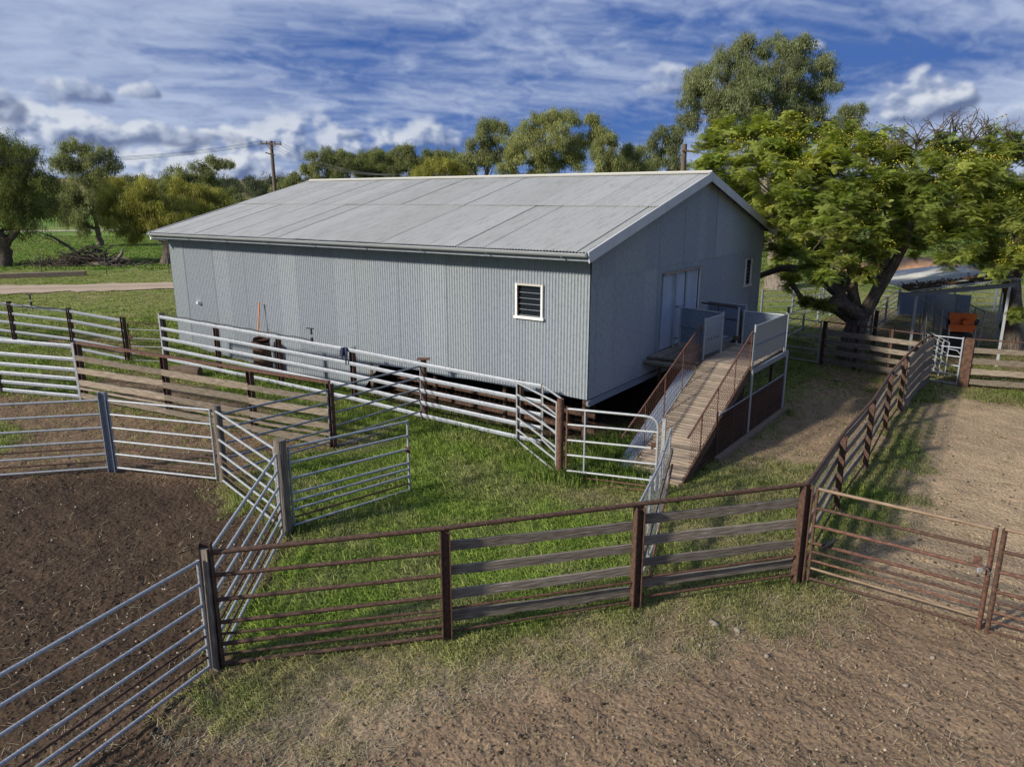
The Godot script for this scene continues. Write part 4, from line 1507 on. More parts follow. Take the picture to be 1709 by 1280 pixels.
	for f in [0.0, 0.33, 0.66, 1.0]:
		k = MB.new()
		k.tube(e * f + up * 0.12, e * f + up * 1.40, 0.02)
		part("upright", k, M.rust_red if f == 0.0 else M.galv, t)
	k = MB.new()
	for i in 11:
		k.tube(up * (0.18 + i * 0.115), e + up * (0.2 + i * 0.11), 0.0035, -1.0, 4)
	for i in 30:
		var q := e * (i / 29.0)
		k.tube(q + up * 0.12, q + up * 1.4, 0.003, -1.0, 4)
	var net := part("wire_mesh", k, M.galv_dark, t)
	net.set_meta("kind", "stuff")
	k = MB.new()
	k.board(e * 0.08 + Vector3(0.06, 0.55, 0), e * 0.99 + Vector3(0.05, 1.0, 0), 0.11, 0.04, r)
	part("plank", k, M.wood[1], t)
	k = MB.new()
	k.tube(e * 0.1 + Vector3(0.14, 0.2, 0), e * 0.9 + Vector3(0.1, 0.85, 0), 0.018)
	part("brace", k, M.rust_pale, t)
	fence_post("short rusty pipe post behind the middle post of the front fence", pf + Vector3(-0.02, 0, -0.12), 1.45, "tube", M.rust_red, d, 0.08)

	# ---- front fence
	var pe: Vector3 = Vector3(-0.8, 0, -7.97)
	var pg: Vector3 = Vector3(4.05, 0, -9.36)
	t = thing("front_fence", "dark rusty pipe and weathered board fence across the foreground", "fence", pd)
	post(t, pe, 1.49, "beam", M.rust, pe - pd, 0.12)
	post(t, pf, 1.47, "beam", M.rust, pf - pe, 0.12)
	post(t, pg, 1.50, "beam", M.rust, pg - pf, 0.13)
	var aim := (pe - pd).normalized()
	for h in [[1.17, 1.2], [0.86, 0.90], [0.57, 0.62], [0.29, 0.357], [0.03, 0.076]]:
		rail(t, pd + aim * 0.08, h[0], pe - aim * 0.05, h[1], 0.026, M.rust)
	for h in [[0.42, 0.43], [0.15, 0.22]]:
		rail(t, pd + aim * 0.08, h[0], pe - aim * 0.05, h[1], 0.017, M.rust)
	rail(t, pd + aim * 0.08, 1.45, pe, 1.515, 0.031, M.rust, "top_rail")
	rail(t, pe, 1.515, pf, 1.51, 0.031, M.rust, "top_rail")
	rail(t, pf, 1.51, pg, 1.51, 0.031, M.rust, "top_rail")
	off = (pg - pd).normalized().cross(Vector3.UP) * -0.07
	for h in [[1.25, 1.18], [0.92, 0.87], [0.60, 0.55], [0.30, 0.24]]:
		plank(t, pe, h[0], pf, h[1], r.randf_range(0.105, 0.13), off, M.wood[r.randi() % 4], r, 0.042)
	for h in [[1.26, 1.22], [0.95, 0.90], [0.64, 0.60], [0.34, 0.31]]:
		plank(t, pf, h[0], pg, h[1], r.randf_range(0.105, 0.13), off, M.wood[r.randi() % 4], r, 0.042)
	rail(t, pe, 0.44, pf, 0.41, 0.016, M.rust_red)
	rail(t, pe, 0.13, pf, 0.12, 0.016, M.rust)
	rail(t, pf, 0.45, pg, 0.45, 0.016, M.rust_red)
	rail(t, pf, 0.17, pg, 0.15, 0.016, M.rust_red)

	# ---- rusty double gates on the right
	var gb: Vector3 = Vector3(5.94, 0, -8.24)
	d = (gb - pg).normalized()
	t = thing("rusty_gate", "rusty pipe gate with pale worn top rail hung on the corner post", "gate", pg + d * 0.14)
	o = t.position
	var gl := [[1.47, 1.37], [1.19, 1.10], [0.93, 0.84], [0.67, 0.57], [0.54, 0.43], [0.41, 0.30], [0.29, 0.16], [0.13, 0.03]]
	for i in gl.size():
		var mm: Material = M.worn_rail if i == 0 else (M.worn_rail if i == 6 else [M.rust_red, M.rust, M.rust_pale][i % 3])
		rail(t, o, gl[i][0], gb, gl[i][1], 0.023 if i < 4 else 0.018, mm)
	k = MB.new()
	k.tube(gb - o + up * 0.0, gb - o + up * 1.39, 0.03)
	part("stile", k, M.rust_red, t)
	k = MB.new()
	k.tube(up * 0.1, up * 1.49, 0.024)
	part("stile", k, M.rust, t)
	k = MB.new()
	k.block(gb - o - d * 0.13 + up * 0.9, d * 0.045, up * 0.075, d.cross(up) * 0.006)
	part("latch_plate", k, M.rust_red, t)
	var chain_t := thing("chain", "steel chain with padlock joining the two rusty gates", "chain", gb + Vector3(-0.1, 0.88, 0.04))
	for i in 11:
		k = MB.new()
		var f := i / 10.0
		var c := Vector3(-0.05 + 0.26 * f, 0.06 - 0.34 * f + 0.05 * sin(f * PI), 0.02 + 0.03 * sin(f * PI * 2.0))
		var dir := Vector3(0.26, -0.34, 0).normalized()
		var s2 := Vector3(0.0, 0.0, 1.0) if i % 2 else dir.cross(Vector3(0, 0, 1))
		var loop := PackedVector3Array()
		for q in 9:
			var an := TAU * q / 8.0
			loop.append(c + dir * cos(an) * 0.024 + s2 * sin(an) * 0.013)
		k.pipe(loop, PackedFloat32Array([0.0045]), 6, false)
		part("link", k, M.wire, chain_t)
	k = MB.new()
	k.box(Vector3(-0.06, -0.02, 0.03), Vector3(0.05, 0.055, 0.025))
	part("padlock", k, M.galv, chain_t)
	var g0: Vector3 = Vector3(5.99, 0, -8.15)
	var g1 := g0 + (Vector3(6.3, 0, -7.93) - g0).normalized() * 2.6
	d = (g1 - g0).normalized()
	t = thing("rusty_gate", "second rusty pipe gate running out of the right edge", "gate", g0)
	o = g0
	gl = [[1.41, 1.46], [1.12, 1.15], [0.85, 0.87], [0.58, 0.6], [0.44, 0.46], [0.30, 0.32], [0.17, 0.19], [0.03, 0.05]]
	for i in gl.size():
		rail(t, g0, gl[i][0], g1, gl[i][1], 0.023 if i < 4 else 0.018, M.worn_rail if i == 0 else [M.rust_red, M.rust, M.rust_pale][i % 3])
	k = MB.new()
	k.tube(Vector3.ZERO, up * 1.41, 0.03)
	part("stile", k, M.rust, t)


func fence_post(label: String, p: Vector3, h: float, kind: String, m: Material, face: Vector3, size: float) -> void:
	var t := thing("fence_post", label, "post", p)
	post(t, p, h, kind, m, face, size)


func build_right_yards() -> void:
	var r := rngs(31)
	var up := Vector3.UP
	# ---- board fence running away on the right
	var pg: Vector3 = Vector3(4.05, 0, -9.36)
	var c := [pg, Vector3(5.71, 0, -11.92), Vector3(7.18, 0, -13.96), Vector3(8.81, 0, -16.45), Vector3(10.01, 0, -18.12), Vector3(11.5, 0, -20.12), Vector3(12.33, 0, -21.1)]
	var t := thing("side_fence", "weathered board fence on rusty posts running back from the front corner", "fence", pg)
	for i in range(1, 7):
		post(t, c[i], [0, 1.34, 1.42, 1.42, 1.44, 1.46, 1.44][i], "beam", M.rust, c[i] - c[i - 1], 0.095)
	var off := ((c[6] - c[0]) as Vector3).normalized().cross(up) * -0.09
	for i in 6:
		rail(t, c[i], 1.50 if i == 0 else 1.44, c[i + 1], 1.44, 0.03, M.rust_pale if i == 3 else M.rust, "top_rail")
		if i < 4:
			for h in [1.18, 0.88, 0.58, 0.28]:
				plank(t, c[i], h, c[i + 1], h, r.randf_range(0.12, 0.15), off, M.wood[r.randi() % 4], r)
			rail(t, c[i], 0.12, c[i + 1], 0.12, 0.016, M.rust)
		else:
			for h in [1.26, 0.98, 0.70, 0.42, 0.14]:
				plank(t, c[i], h, c[i + 1], h, r.randf_range(0.215, 0.24), off * -0.9, M.wood[r.randi() % 4], r)
	# ---- small white gate and its post
	var s0: Vector3 = Vector3(12.43, 0, -21.18)
	var s1: Vector3 = Vector3(13, 0, -20.67)
	t = thing("small_white_gate", "small pale pipe gate between the side fence and a wide rusty post", "gate", s0)
	var e := s1 - s0
	for h in [1.40, 1.12, 0.86, 0.59, 0.32, 0.06]:
		rail(t, s0, h, s1, h, 0.019, M.white_rail)
	for q in 2:
		var k := MB.new()
		k.tube(e * q + up * 0.03, e * q + up * 1.44, 0.026)
		part("stile", k, M.white_rail, t)
	var k := MB.new()
	k.pipe(PackedVector3Array([e * 0.55 + up * 1.06, e * 0.85 + up * 1.04, e * 0.98 + up * 0.94, e * 1.02 + up * 0.8]), PackedFloat32Array([0.014]), 6)
	part("latch_bar", k, M.white_rail, t)
	var rp: Vector3 = Vector3(13.17, 0, -20.6)
	fence_post("wide rusty channel post beside the small pale gate", rp, 1.42, "square", M.brown_post, e, 0.24)
	# ---- board fence to the right edge
	var q1 := rp + (Vector3(14.55, 0, -20.05) - rp) * 1.7
	t = thing("board_fence", "weathered board fence from the wide rusty post out of the right edge", "fence", rp)
	var q0 := rp + (q1 - rp).normalized() * 0.06
	for h in [1.10, 0.79, 0.48, 0.18]:
		plank(t, q0, h, q1, h + 0.02, r.randf_range(0.14, 0.17), Vector3(0, 0, 0.1), M.tan[[2, 0, 3, 1][r.randi() % 4]], r)
	rail(t, q0, 1.40, q1, 1.38, 0.02, M.rust, "top_rail")
	rail(t, q0, 0.33, q1, 0.36, 0.014, M.rust)
	rail(t, q0, 0.04, q1, 0.05, 0.014, M.rust)
	post(t, q1, 1.4, "beam", M.rust, q1 - q0, 0.12)
	# ---- cross fence behind, left of the side fence
	var b0: Vector3 = Vector3(10.19, 0, -23.45)
	var b1: Vector3 = Vector3(12.18, 0, -21.25)
	t = thing("board_fence", "grey timber board fence crossing behind the yard before the shady tree", "fence", b0)
	for f in [0.0, 0.36, 0.7]:
		post(t, b0.lerp(b1, f), 1.46, "beam", M.rust, b1 - b0, 0.11)
	for h in [1.12, 0.80, 0.50, 0.20]:
		plank(t, b0, h, b0.lerp(b1, 0.5), h, r.randf_range(0.14, 0.17), Vector3(0, 0, 0.08), M.wood[r.randi() % 4], r)
		plank(t, b0.lerp(b1, 0.5), h, b1, h, r.randf_range(0.14, 0.17), Vector3(0, 0, 0.08), M.wood[r.randi() % 4], r)
	rail(t, b0, 1.44, b1, 1.42, 0.02, M.rust, "top_rail")
	# ---- pipe gate left of it, reaching behind the landing
	var a1: Vector3 = Vector3(10.09, 0, -23.54)
	var a0: Vector3 = Vector3(9.15, 0, -24.47)
	t = thing("yard_gate", "plain pipe gate between the landing and the grey board fence", "gate", a1)
	for h in [1.42, 0.92, 0.48, 0.08]:
		rail(t, a1, h, a0, h, 0.018, M.galv)
	k = MB.new()
	k.tube(up * 0.03, up * 1.46, 0.024)
	part("stile", k, M.galv, t)

	# ---- drafting race panels behind the tree, on both sides
	var n0: Vector3 = Vector3(10.57, 0.01, -27.7)
	var n1: Vector3 = Vector3(16.4, 0.01, -36.11)
	race_fence("galvanised rail race running back behind the landing towards the tree", n0, n1, 4, 5, 1.25)
	race_fence("galvanised rail race behind the shady tree reaching the sheet steel panels", Vector3(12.57, 0, -26.35), Vector3(17.91, 0, -33.69), 3, 6, 1.2)
	race_fence("far galvanised pipe fence crossing the grass behind the yards", Vector3(11.41, 0.11, -33.18), Vector3(16.34, 0, -34.98), 3, 5, 1.15)
	race_fence("far grey pipe fence behind the open shelter", Vector3(17.83, 0, -35.97), Vector3(27.04, 0, -34.61), 5, 5, 1.2)
	fence_post("leaning dark post beside the race behind the tree", Vector3(12.84, 0, -25.48), 1.5, "square", M.rust, e, 0.11)
	# ---- sheet steel panels
	var pts := [Vector3(18.06, -0, -33.87), Vector3(19.67, -0, -34.05), Vector3(20.19, 0, -33.16), Vector3(20.7, -0, -32.82)]
	for i in 3:
		t = thing("steel_hurdle", ["dark sheet steel yard panel left under the open shelter roof", "pale sheet steel yard panel in the middle under the shelter roof", "smaller sheet steel yard panel beside the orange machine"][i], "panel", pts[i], 0.0, "sheet steel panels under the shelter")
		var v: Vector3 = pts[i + 1] - pts[i]
		k = MB.new()
		k.block(v / 2 + up * 0.58, v / 2 * 0.98, up * 0.52, v.normalized().cross(up) * 0.008)
		part("sheet", k, M.galv_dark if i == 0 else M.sheet_steel, t)
		for q in 2:
			k = MB.new()
			k.tube(v * q * 0.99, v * q * 0.99 + up * 1.14, 0.02)
			part("upright", k, M.galv, t)

	# ---- open shelter
	var l0: Vector3 = Vector3(13.34, 0, -24)
	var l1: Vector3 = Vector3(15.8, 0, -23.19)
	t = thing("open_shelter", "open shelter with low iron roof littered with leaves on steel posts", "shelter", l0)
	var back := Vector3(5.5, 0, -8.5)
	var w := l1 - l0
	var h0 := 2.20
	var h1 := 2.62
	for i in 3:
		for j in 2:
			k = MB.new()
			var p := w * j + back * i / 2.0
			k.beam(p - up * 0.1, p + up * (h1 if j else h0), 0.08, 0.08, back)
			part("post", k, M.galv, t)
	for i in 3:
		k = MB.new()
		k.beam(w * -0.06 + back * i / 2.0 + up * (h0 + 0.05), w * 1.06 + back * i / 2.0 + up * (h1 + 0.05), 0.07, 0.14)
		part("beam", k, M.galv_dark, t)
	for i in 5:
		k = MB.new()
		var hh := lerpf(h0, h1, i / 4.0) + 0.15
		k.beam(w * (i / 4.0) - back * 0.02 + up * hh, w * (i / 4.0) + back * 1.02 + up * hh, 0.06, 0.07)
		part("purlin", k, M.galv_dark, t)
	var wr := w + up * (h1 - h0)
	var wl := wr.length() + 0.5
	var bl := back.length() + 0.5
	var rx := wr.normalized()
	var rz := back.normalized() * -1.0
	rz = (rz - rx * rz.dot(rx)).normalized()
	var roof := MB.new()
	roof.block(Vector3(wl / 2, -0.012, -bl / 2), Vector3(wl / 2, 0, 0), Vector3(0, 0.004, 0), Vector3(0, 0, bl / 2))
	var ro := part("roof", roof, M.galv_dark, t)
	ro.transform = Transform3D(Basis(rx, rz.cross(rx), rz), rx * -0.25 + rz * 0.3 + up * (h0 + 0.20))
	for i in 6:
		k = MB.new()
		k.corrugated(i * wl / 6, (i + 1) * wl / 6 + 0.01, 0, 0, bl, bl, -0.002 * (i % 2))
		var s := part("roof_sheet", k, M.roof[i % 5], ro)
		s.transform = Transform3D(Basis(Vector3(1, 0, 0), Vector3(0, 0, -1), Vector3(0, 1, 0)), Vector3(0, 0.014, 0))
	var leaf := MB.new()
	leaf.quad(Vector3(-0.03, 0, -0.015), Vector3(0.03, 0, -0.015), Vector3(0.03, 0.006, 0.015), Vector3(-0.03, 0.006, 0.015), up, 1, 1)
	var spots := []
	var tints := PackedColorArray()
	for i in 5200:
		var u := r.randf()
		var z := absf(r.randfn(0.0, 0.9)) + 0.25 + 0.6 * u
		var dens := fine_noise.get_noise_2d(u * 5.0, z * 0.9)
		if dens < -0.15:
			continue
		spots.append(Transform3D(Basis(Vector3(r.randf(), r.randf() * 2.0, r.randf()).normalized(), r.randf() * TAU).scaled(Vector3.ONE * r.randf_range(0.8, 2.0)), Vector3(u * wl, 0.022 + r.randf() * 0.008, -minf(z, bl))))
		tints.append(Color(0.17, 0.11, 0.068) * r.randf_range(0.6, 1.4))
	many("leaf_litter", leaf.mesh(), tinted(0.9, Color.BLACK), spots, tints, ro)

	# ---- orange sheep handling machine with its v-shaped chute
	var m0: Vector3 = Vector3(15.79, 0, -25.28)
	t = thing("handling_machine", "orange fronted livestock handling machine with galvanised chute sides", "machine", m0, -0.30)
	k = MB.new()
	k.box(Vector3(0, 0.35, -0.5), Vector3(0.7, 0.7, 1.0))
	part("base", k, M.black, t)
	for q in [[0.90, 0.24, 0.02], [1.30, 0.24, -0.12]]:
		k = MB.new()
		k.box(Vector3(0, q[0], q[2]), Vector3(0.86, q[1], 0.06))
		part("orange_bar", k, M.orange, t)
	k = MB.new()
	k.box(Vector3(0, 1.08, -0.1), Vector3(0.74, 0.2, 0.04))
	part("orange_plate", k, M.orange, t)
	k = MB.new()
	k.tube(Vector3(0.06, 1.12, 0.0), Vector3(0.06, 1.12, 0.1), 0.13, 0.09, 14)
	part("motor", k, M.orange, t)
	for q in [-1.0, 1.0]:
		k = MB.new()
		k.block(Vector3(q * 0.50, 1.0, -1.6), Vector3(0.05 * q, 0.2, 0), Vector3(0, 0, 1.5), Vector3(0.008, 0, 0))
		part("chute_side", k, M.galv_dark, t)
		for i in 4:
			k = MB.new()
			k.tube(Vector3(q * 0.58, 0.0, -0.1 - i * 1.1), Vector3(q * 0.66, 1.5, -0.1 - i * 1.1), 0.024)
			part("frame_post", k, M.galv, t)
		k = MB.new()
		k.tube(Vector3(q * 0.66, 1.5, 0.0), Vector3(q * 0.66, 1.5, -3.6), 0.024)
		part("frame_rail", k, M.galv, t)
		k = MB.new()
		k.tube(Vector3(q * 0.40, 0.0, 0.12), Vector3(q * 0.40, 0.9, 0.06), 0.028)
		part("leg", k, M.galv, t)
	k = MB.new()
	k.box(Vector3(0, 0.8, -1.9), Vector3(0.6, 0.06, 3.2))
	part("belt", k, M.rubber, t)
	for i in 4:
		k = MB.new()
		k.tube(Vector3(-0.3 + i * 0.2, 1.35, -0.7), Vector3(-0.3 + i * 0.2, 0.95, -0.5), 0.035)
		part("hose", k, M.rubber, t)
	t = thing("folding_hurdle", "lattice of galvanised folding rails before the orange machine", "frame", Vector3(13.14, 0, -21.86))
	var fl := Vector3(0.45, 0, -1.9)
	for q in 2:
		for i in 5:
			k = MB.new()
			k.tube(fl * (i / 4.0) + up * 0.02 + Vector3(q * 0.2, 0, 0), fl * (i / 4.0) + up * 1.05 + Vector3(q * 0.2, 0, 0), 0.016)
			part("bar", k, M.galv, t)
		for h in [0.1, 0.4, 0.7, 1.05]:
			k = MB.new()
			k.tube(up * h + Vector3(q * 0.2, 0, 0), fl + up * h + Vector3(q * 0.2, 0, 0), 0.014)
			part("bar", k, M.galv, t)
	# ---- heap of red earth beyond
	var heap := MB.new()
	var hc: Vector3 = Vector3(28.83, 0, -53.11)
	for j in 13:
		for i in 25:
			var a := TAU * i / 24.0
			var f := j / 12.0
			var rad := f * (5.0 + 1.2 * fine_noise.get_noise_2d(cos(a) * 2.0, sin(a) * 2.0))
			heap.v.append(Vector3(cos(a) * rad * 1.3, 1.3 * pow(cos(f * PI / 2), 1.2) - 0.1 + 0.3 * fine_noise.get_noise_2d(cos(a) * rad, sin(a) * rad) * (1.0 - f), sin(a) * rad * 0.8))
			heap.n.append(Vector3(cos(a) * f, 1.0, sin(a) * f).normalized())
			heap.uv.append(Vector2(cos(a), sin(a)) * rad)
	for j in 12:
		for i in 24:
			var q := j * 25 + i
			heap.idx.append_array([q, q + 25, q + 1, q + 1, q + 25, q + 26])
	t = thing("earth_heap", "low heap of orange brown earth beyond the open shelter", "heap", hc)
	part("earth", heap, mat(tex(0.03, [Color(0.24, 0.13, 0.07), Color(0.36, 0.20, 0.11), Color(0.40, 0.25, 0.15)], 71, 256), Vector2(0.3, 0.3), 0.95), t)


func race_fence(label: String, a: Vector3, b: Vector3, bays: int, rails: int, tall: float) -> void:
	var t := thing("race_fence", label, "fence", a)
	for i in bays + 1:
		post(t, a.lerp(b, float(i) / bays), tall + 0.05, "square", M.galv_dark, b - a, 0.07)
	for k in rails:
		var h := tall * (k + 0.5) / (rails - 0.5)
		rail(t, a, h, b, h, 0.018, M.galv)


# ------------------------------------------------------------------ trees
func leaf_spray(kind: String, s: int) -> ArrayMesh:
	var b := MB.new()
	var r := rngs(s)
	if kind == "frond":   # a feathery frond: a stalk with pairs of leaflets, in three fronds fanning out
		for f in 4:
			var turn := TAU * f / 4.0 + r.randf() * 1.2
			var dir := Vector3(cos(turn), 0.12 - 0.1 * f, sin(turn)).normalized()
			var side := dir.cross(Vector3.UP).normalized()
			for i in 11:
				var u := (i + 1) / 11.0
				var o := dir * 0.42 * u + Vector3(0, 0.08 * u - 0.13 * u * u, 0)
				for q in [-1.0, 1.0]:
					var l: float = 0.11 * sin(PI * (0.2 + 0.7 * u)) + 0.02
					var tip: Vector3 = o + side * q * l + dir * l * 0.35 + Vector3(0, -0.02 - r.randf() * 0.03, 0)
					var wd := dir * 0.015
					b.quad(o - wd, o + wd, tip + wd * 0.7, tip - wd * 0.7, (Vector3.UP + side * q * 0.25 + dir * r.randf_range(-0.2, 0.2)).normalized(), 1, 1)
	elif kind == "flower":
		for i in 26:
			var o := Vector3(r.randfn() * 0.17, r.randfn() * 0.09 + 0.05, r.randfn() * 0.17)
			var a := r.randf() * TAU
			var d := Vector3(cos(a), r.randf_range(-0.2, 0.4), sin(a)) * r.randf_range(0.008, 0.017)
			var e := Vector3(-d.z, 0.012, d.x)
			b.quad(o - d - e, o + d - e, o + d + e, o - d + e, Vector3(d.x * 8.0, 1.0, d.z * 8.0).normalized(), 1, 1)
	else:   # hanging gum or pepper leaves on a drooping twig
		var n := 20 if kind == "gum" else 22
		for i in n:
			var a := r.randf() * TAU
			var rad := r.randf_range(0.02, 0.26)
			var o := Vector3(cos(a) * rad, r.randf_range(-0.28, 0.16), sin(a) * rad)
			var l := r.randf_range(0.11, 0.21)
			var tip := o + Vector3(cos(a) * 0.35, -1.0, sin(a) * 0.35).normalized() * l + Vector3(r.randf_range(-0.05, 0.05), 0, r.randf_range(-0.05, 0.05))
			var w := Vector3(-sin(a + r.randf_range(-1.0, 1.0)), 0, cos(a)).normalized() * (0.016 if kind == "gum" else 0.012)
			var m := o.lerp(tip, 0.45)
			var nn := w.cross(tip - o).normalized()
			if nn.y < 0.0:
				nn = -nn
			b.quad(o, m + w, tip, m - w, (nn + Vector3(cos(a), 0.5, sin(a)) * 0.5).normalized(), 1, 1)
	return b.mesh()


func limb(b: MB, from: Vector3, to: Vector3, r0: float, r1: float, r: RandomNumberGenerator, bend := 0.16, sides := 7) -> PackedVector3Array:
	var pts := PackedVector3Array()
	var rad := PackedFloat32Array()
	var l := from.distance_to(to)
	var k1 := Vector3(r.randf_range(-1, 1), r.randf_range(-0.3, 0.9), r.randf_range(-1, 1)) * l * bend
	var n := 7
	for i in n + 1:
		var t := float(i) / n
		pts.append(from.lerp(to, t) + k1 * sin(t * PI) + Vector3(r.randf_range(-1, 1), r.randf_range(-1, 1), r.randf_range(-1, 1)) * l * 0.02 * sin(t * PI))
		rad.append(lerpf(r0, r1, pow(t, 0.8)))
	b.pipe(pts, rad, sides, false)
	return pts


# a tree with its trunk, limbs to every lobe of the crown, twigs, and leaf sprays clumped round the twigs
func tree(called: String, label: String, base: Vector3, lobes: Array, trunk_r: float, fork: float, kind: String, bark: Material, hues: Array, density: float, size: float, s: int, group := "", blossom := 0.0, fork_at := Vector3.ZERO) -> Node3D:
	var r := rngs(s)
	var t := thing(called, label, "tree", base, 0.0, group)
	var top := Vector3.ZERO
	for l in lobes:
		top += Vector3(l.x, l.y, l.z)
	top = top / lobes.size() - base
	var b := MB.new()
	var head := Vector3(top.x * fork * 0.8 + r.randf_range(-0.2, 0.2), maxf(top.y * fork, 0.8), top.z * fork * 0.8)
	if fork_at != Vector3.ZERO:
		head = fork_at - base
	var pts := PackedVector3Array()
	var rad := PackedFloat32Array()
	for i in 10:
		var f := i / 9.0
		pts.append(Vector3(0, -0.25, 0).lerp(head, f) + Vector3(r.randf_range(-1, 1), 0, r.randf_range(-1, 1)) * trunk_r * 0.25 * sin(f * PI))
		rad.append(trunk_r * (1.0 + 0.5 * pow(1.0 - f, 6.0) - 0.25 * f) * r.randf_range(0.96, 1.05))
	b.pipe(pts, rad, 12, false)
	var spray := leaf_spray(kind, s + 100)
	var where := []
	var tints := PackedColorArray()
	var flowers := []
	var ftints := PackedColorArray()
	# main limbs: lobes are reached from the fork or from a lobe nearer to it
	var order := lobes.duplicate()
	order.sort_custom(func(p, q): return (Vector3(p.x, p.y, p.z) - base - head).length() < (Vector3(q.x, q.y, q.z) - base - head).length())
	var done := []
	for l in order:
		var c := Vector3(l.x, l.y, l.z) - base
		var from := head
		var best := c.distance_to(head)
		var thick := trunk_r * 0.6
		for q in done:
			var m: float = c.distance_to(q[0]) + q[2] * 0.35
			if m < best and q[0].distance_to(head) < c.distance_to(head) * 0.9:
				best = m
				from = q[0]
				thick = q[1] * 0.75
		thick = maxf(thick, 0.03 * size)
		var start := from if from != head else pts[7 + r.randi() % 3]
		var path := limb(b, start, c, thick, thick * 0.5, r, 0.13, 8)
		done.append([c, thick * 0.55, start.distance_to(c)])
		var rr: float = l.w * (1.2 if kind == "frond" else 1.28)
		var clumps := int(clampf(9.0 + rr * 3.0, 8, 22))
		var hue_l := r.randf()
		for k in clumps:
			var dir := Vector3(r.randfn(), r.randfn() * 0.8 + 0.25, r.randfn()).normalized()
			var o := c + dir * rr * (0.35 + 0.62 * sqrt(r.randf()))
			limb(b, path[4 + r.randi() % 4], o, thick * 0.26, 0.008 * size, r, 0.12, 5)
			var cr := rr * r.randf_range(0.30, 0.52)
			var many_here := int(density * cr * cr * (58.0 if kind == "frond" else 125.0) / (size * size)) + 5
			var hue: Color = (hues[0] as Color).lerp(hues[1], clampf(0.5 * hue_l + 0.5 * r.randf(), 0, 1)) * r.randf_range(0.72, 1.25)
			for m in many_here:
				var d := Vector3(r.randfn(), r.randfn(), r.randfn())
				var p := o + Vector3(d.x, d.y * 0.75 if kind == "frond" else d.y * 0.85 - 0.15, d.z) * cr * 0.5
				var tilt := Basis(Vector3(r.randf_range(-1, 1), 0, r.randf_range(-1, 1)).normalized(), r.randf_range(0.0, 0.9 if kind == "frond" else 0.5)) * Basis(Vector3.UP, r.randf() * TAU)
				where.append(Transform3D(tilt.scaled(Vector3.ONE * size * r.randf_range(0.75, 1.25)), p))
				var h := hue * r.randf_range(0.75, 1.3)
				h.a = 1.0
				tints.append(h)
				if blossom > 0.0 and r.randf() < blossom * 0.6 and d.y > -0.3 and o.y - c.y > -0.2 * rr:
					var sun_side := fine_noise.get_noise_2d(p.x * 0.35 + s, p.y * 0.4 + p.z * 0.2)
					if sun_side > -0.12:
						flowers.append(Transform3D(Basis(Vector3.UP, r.randf() * TAU).scaled(Vector3.ONE * r.randf_range(0.8, 1.5)), p + Vector3(0, 0.12, 0)))
						var y := Color(0.52, 0.48, 0.045).lerp(Color(0.44, 0.36, 0.06), r.randf() * 0.7) * r.randf_range(0.7, 1.15)
						y.a = 1.0
						ftints.append(y)
	part("trunk", b, bark, t)
	many("crown", spray, tinted(0.62, Color(1.0, 1.0, 0.55)), where, tints, t)
	if flowers.size():
		many("blossom", leaf_spray("flower", s), tinted(0.7, Color(0.4, 0.4, 0.2)), flowers, ftints, t)
	return t


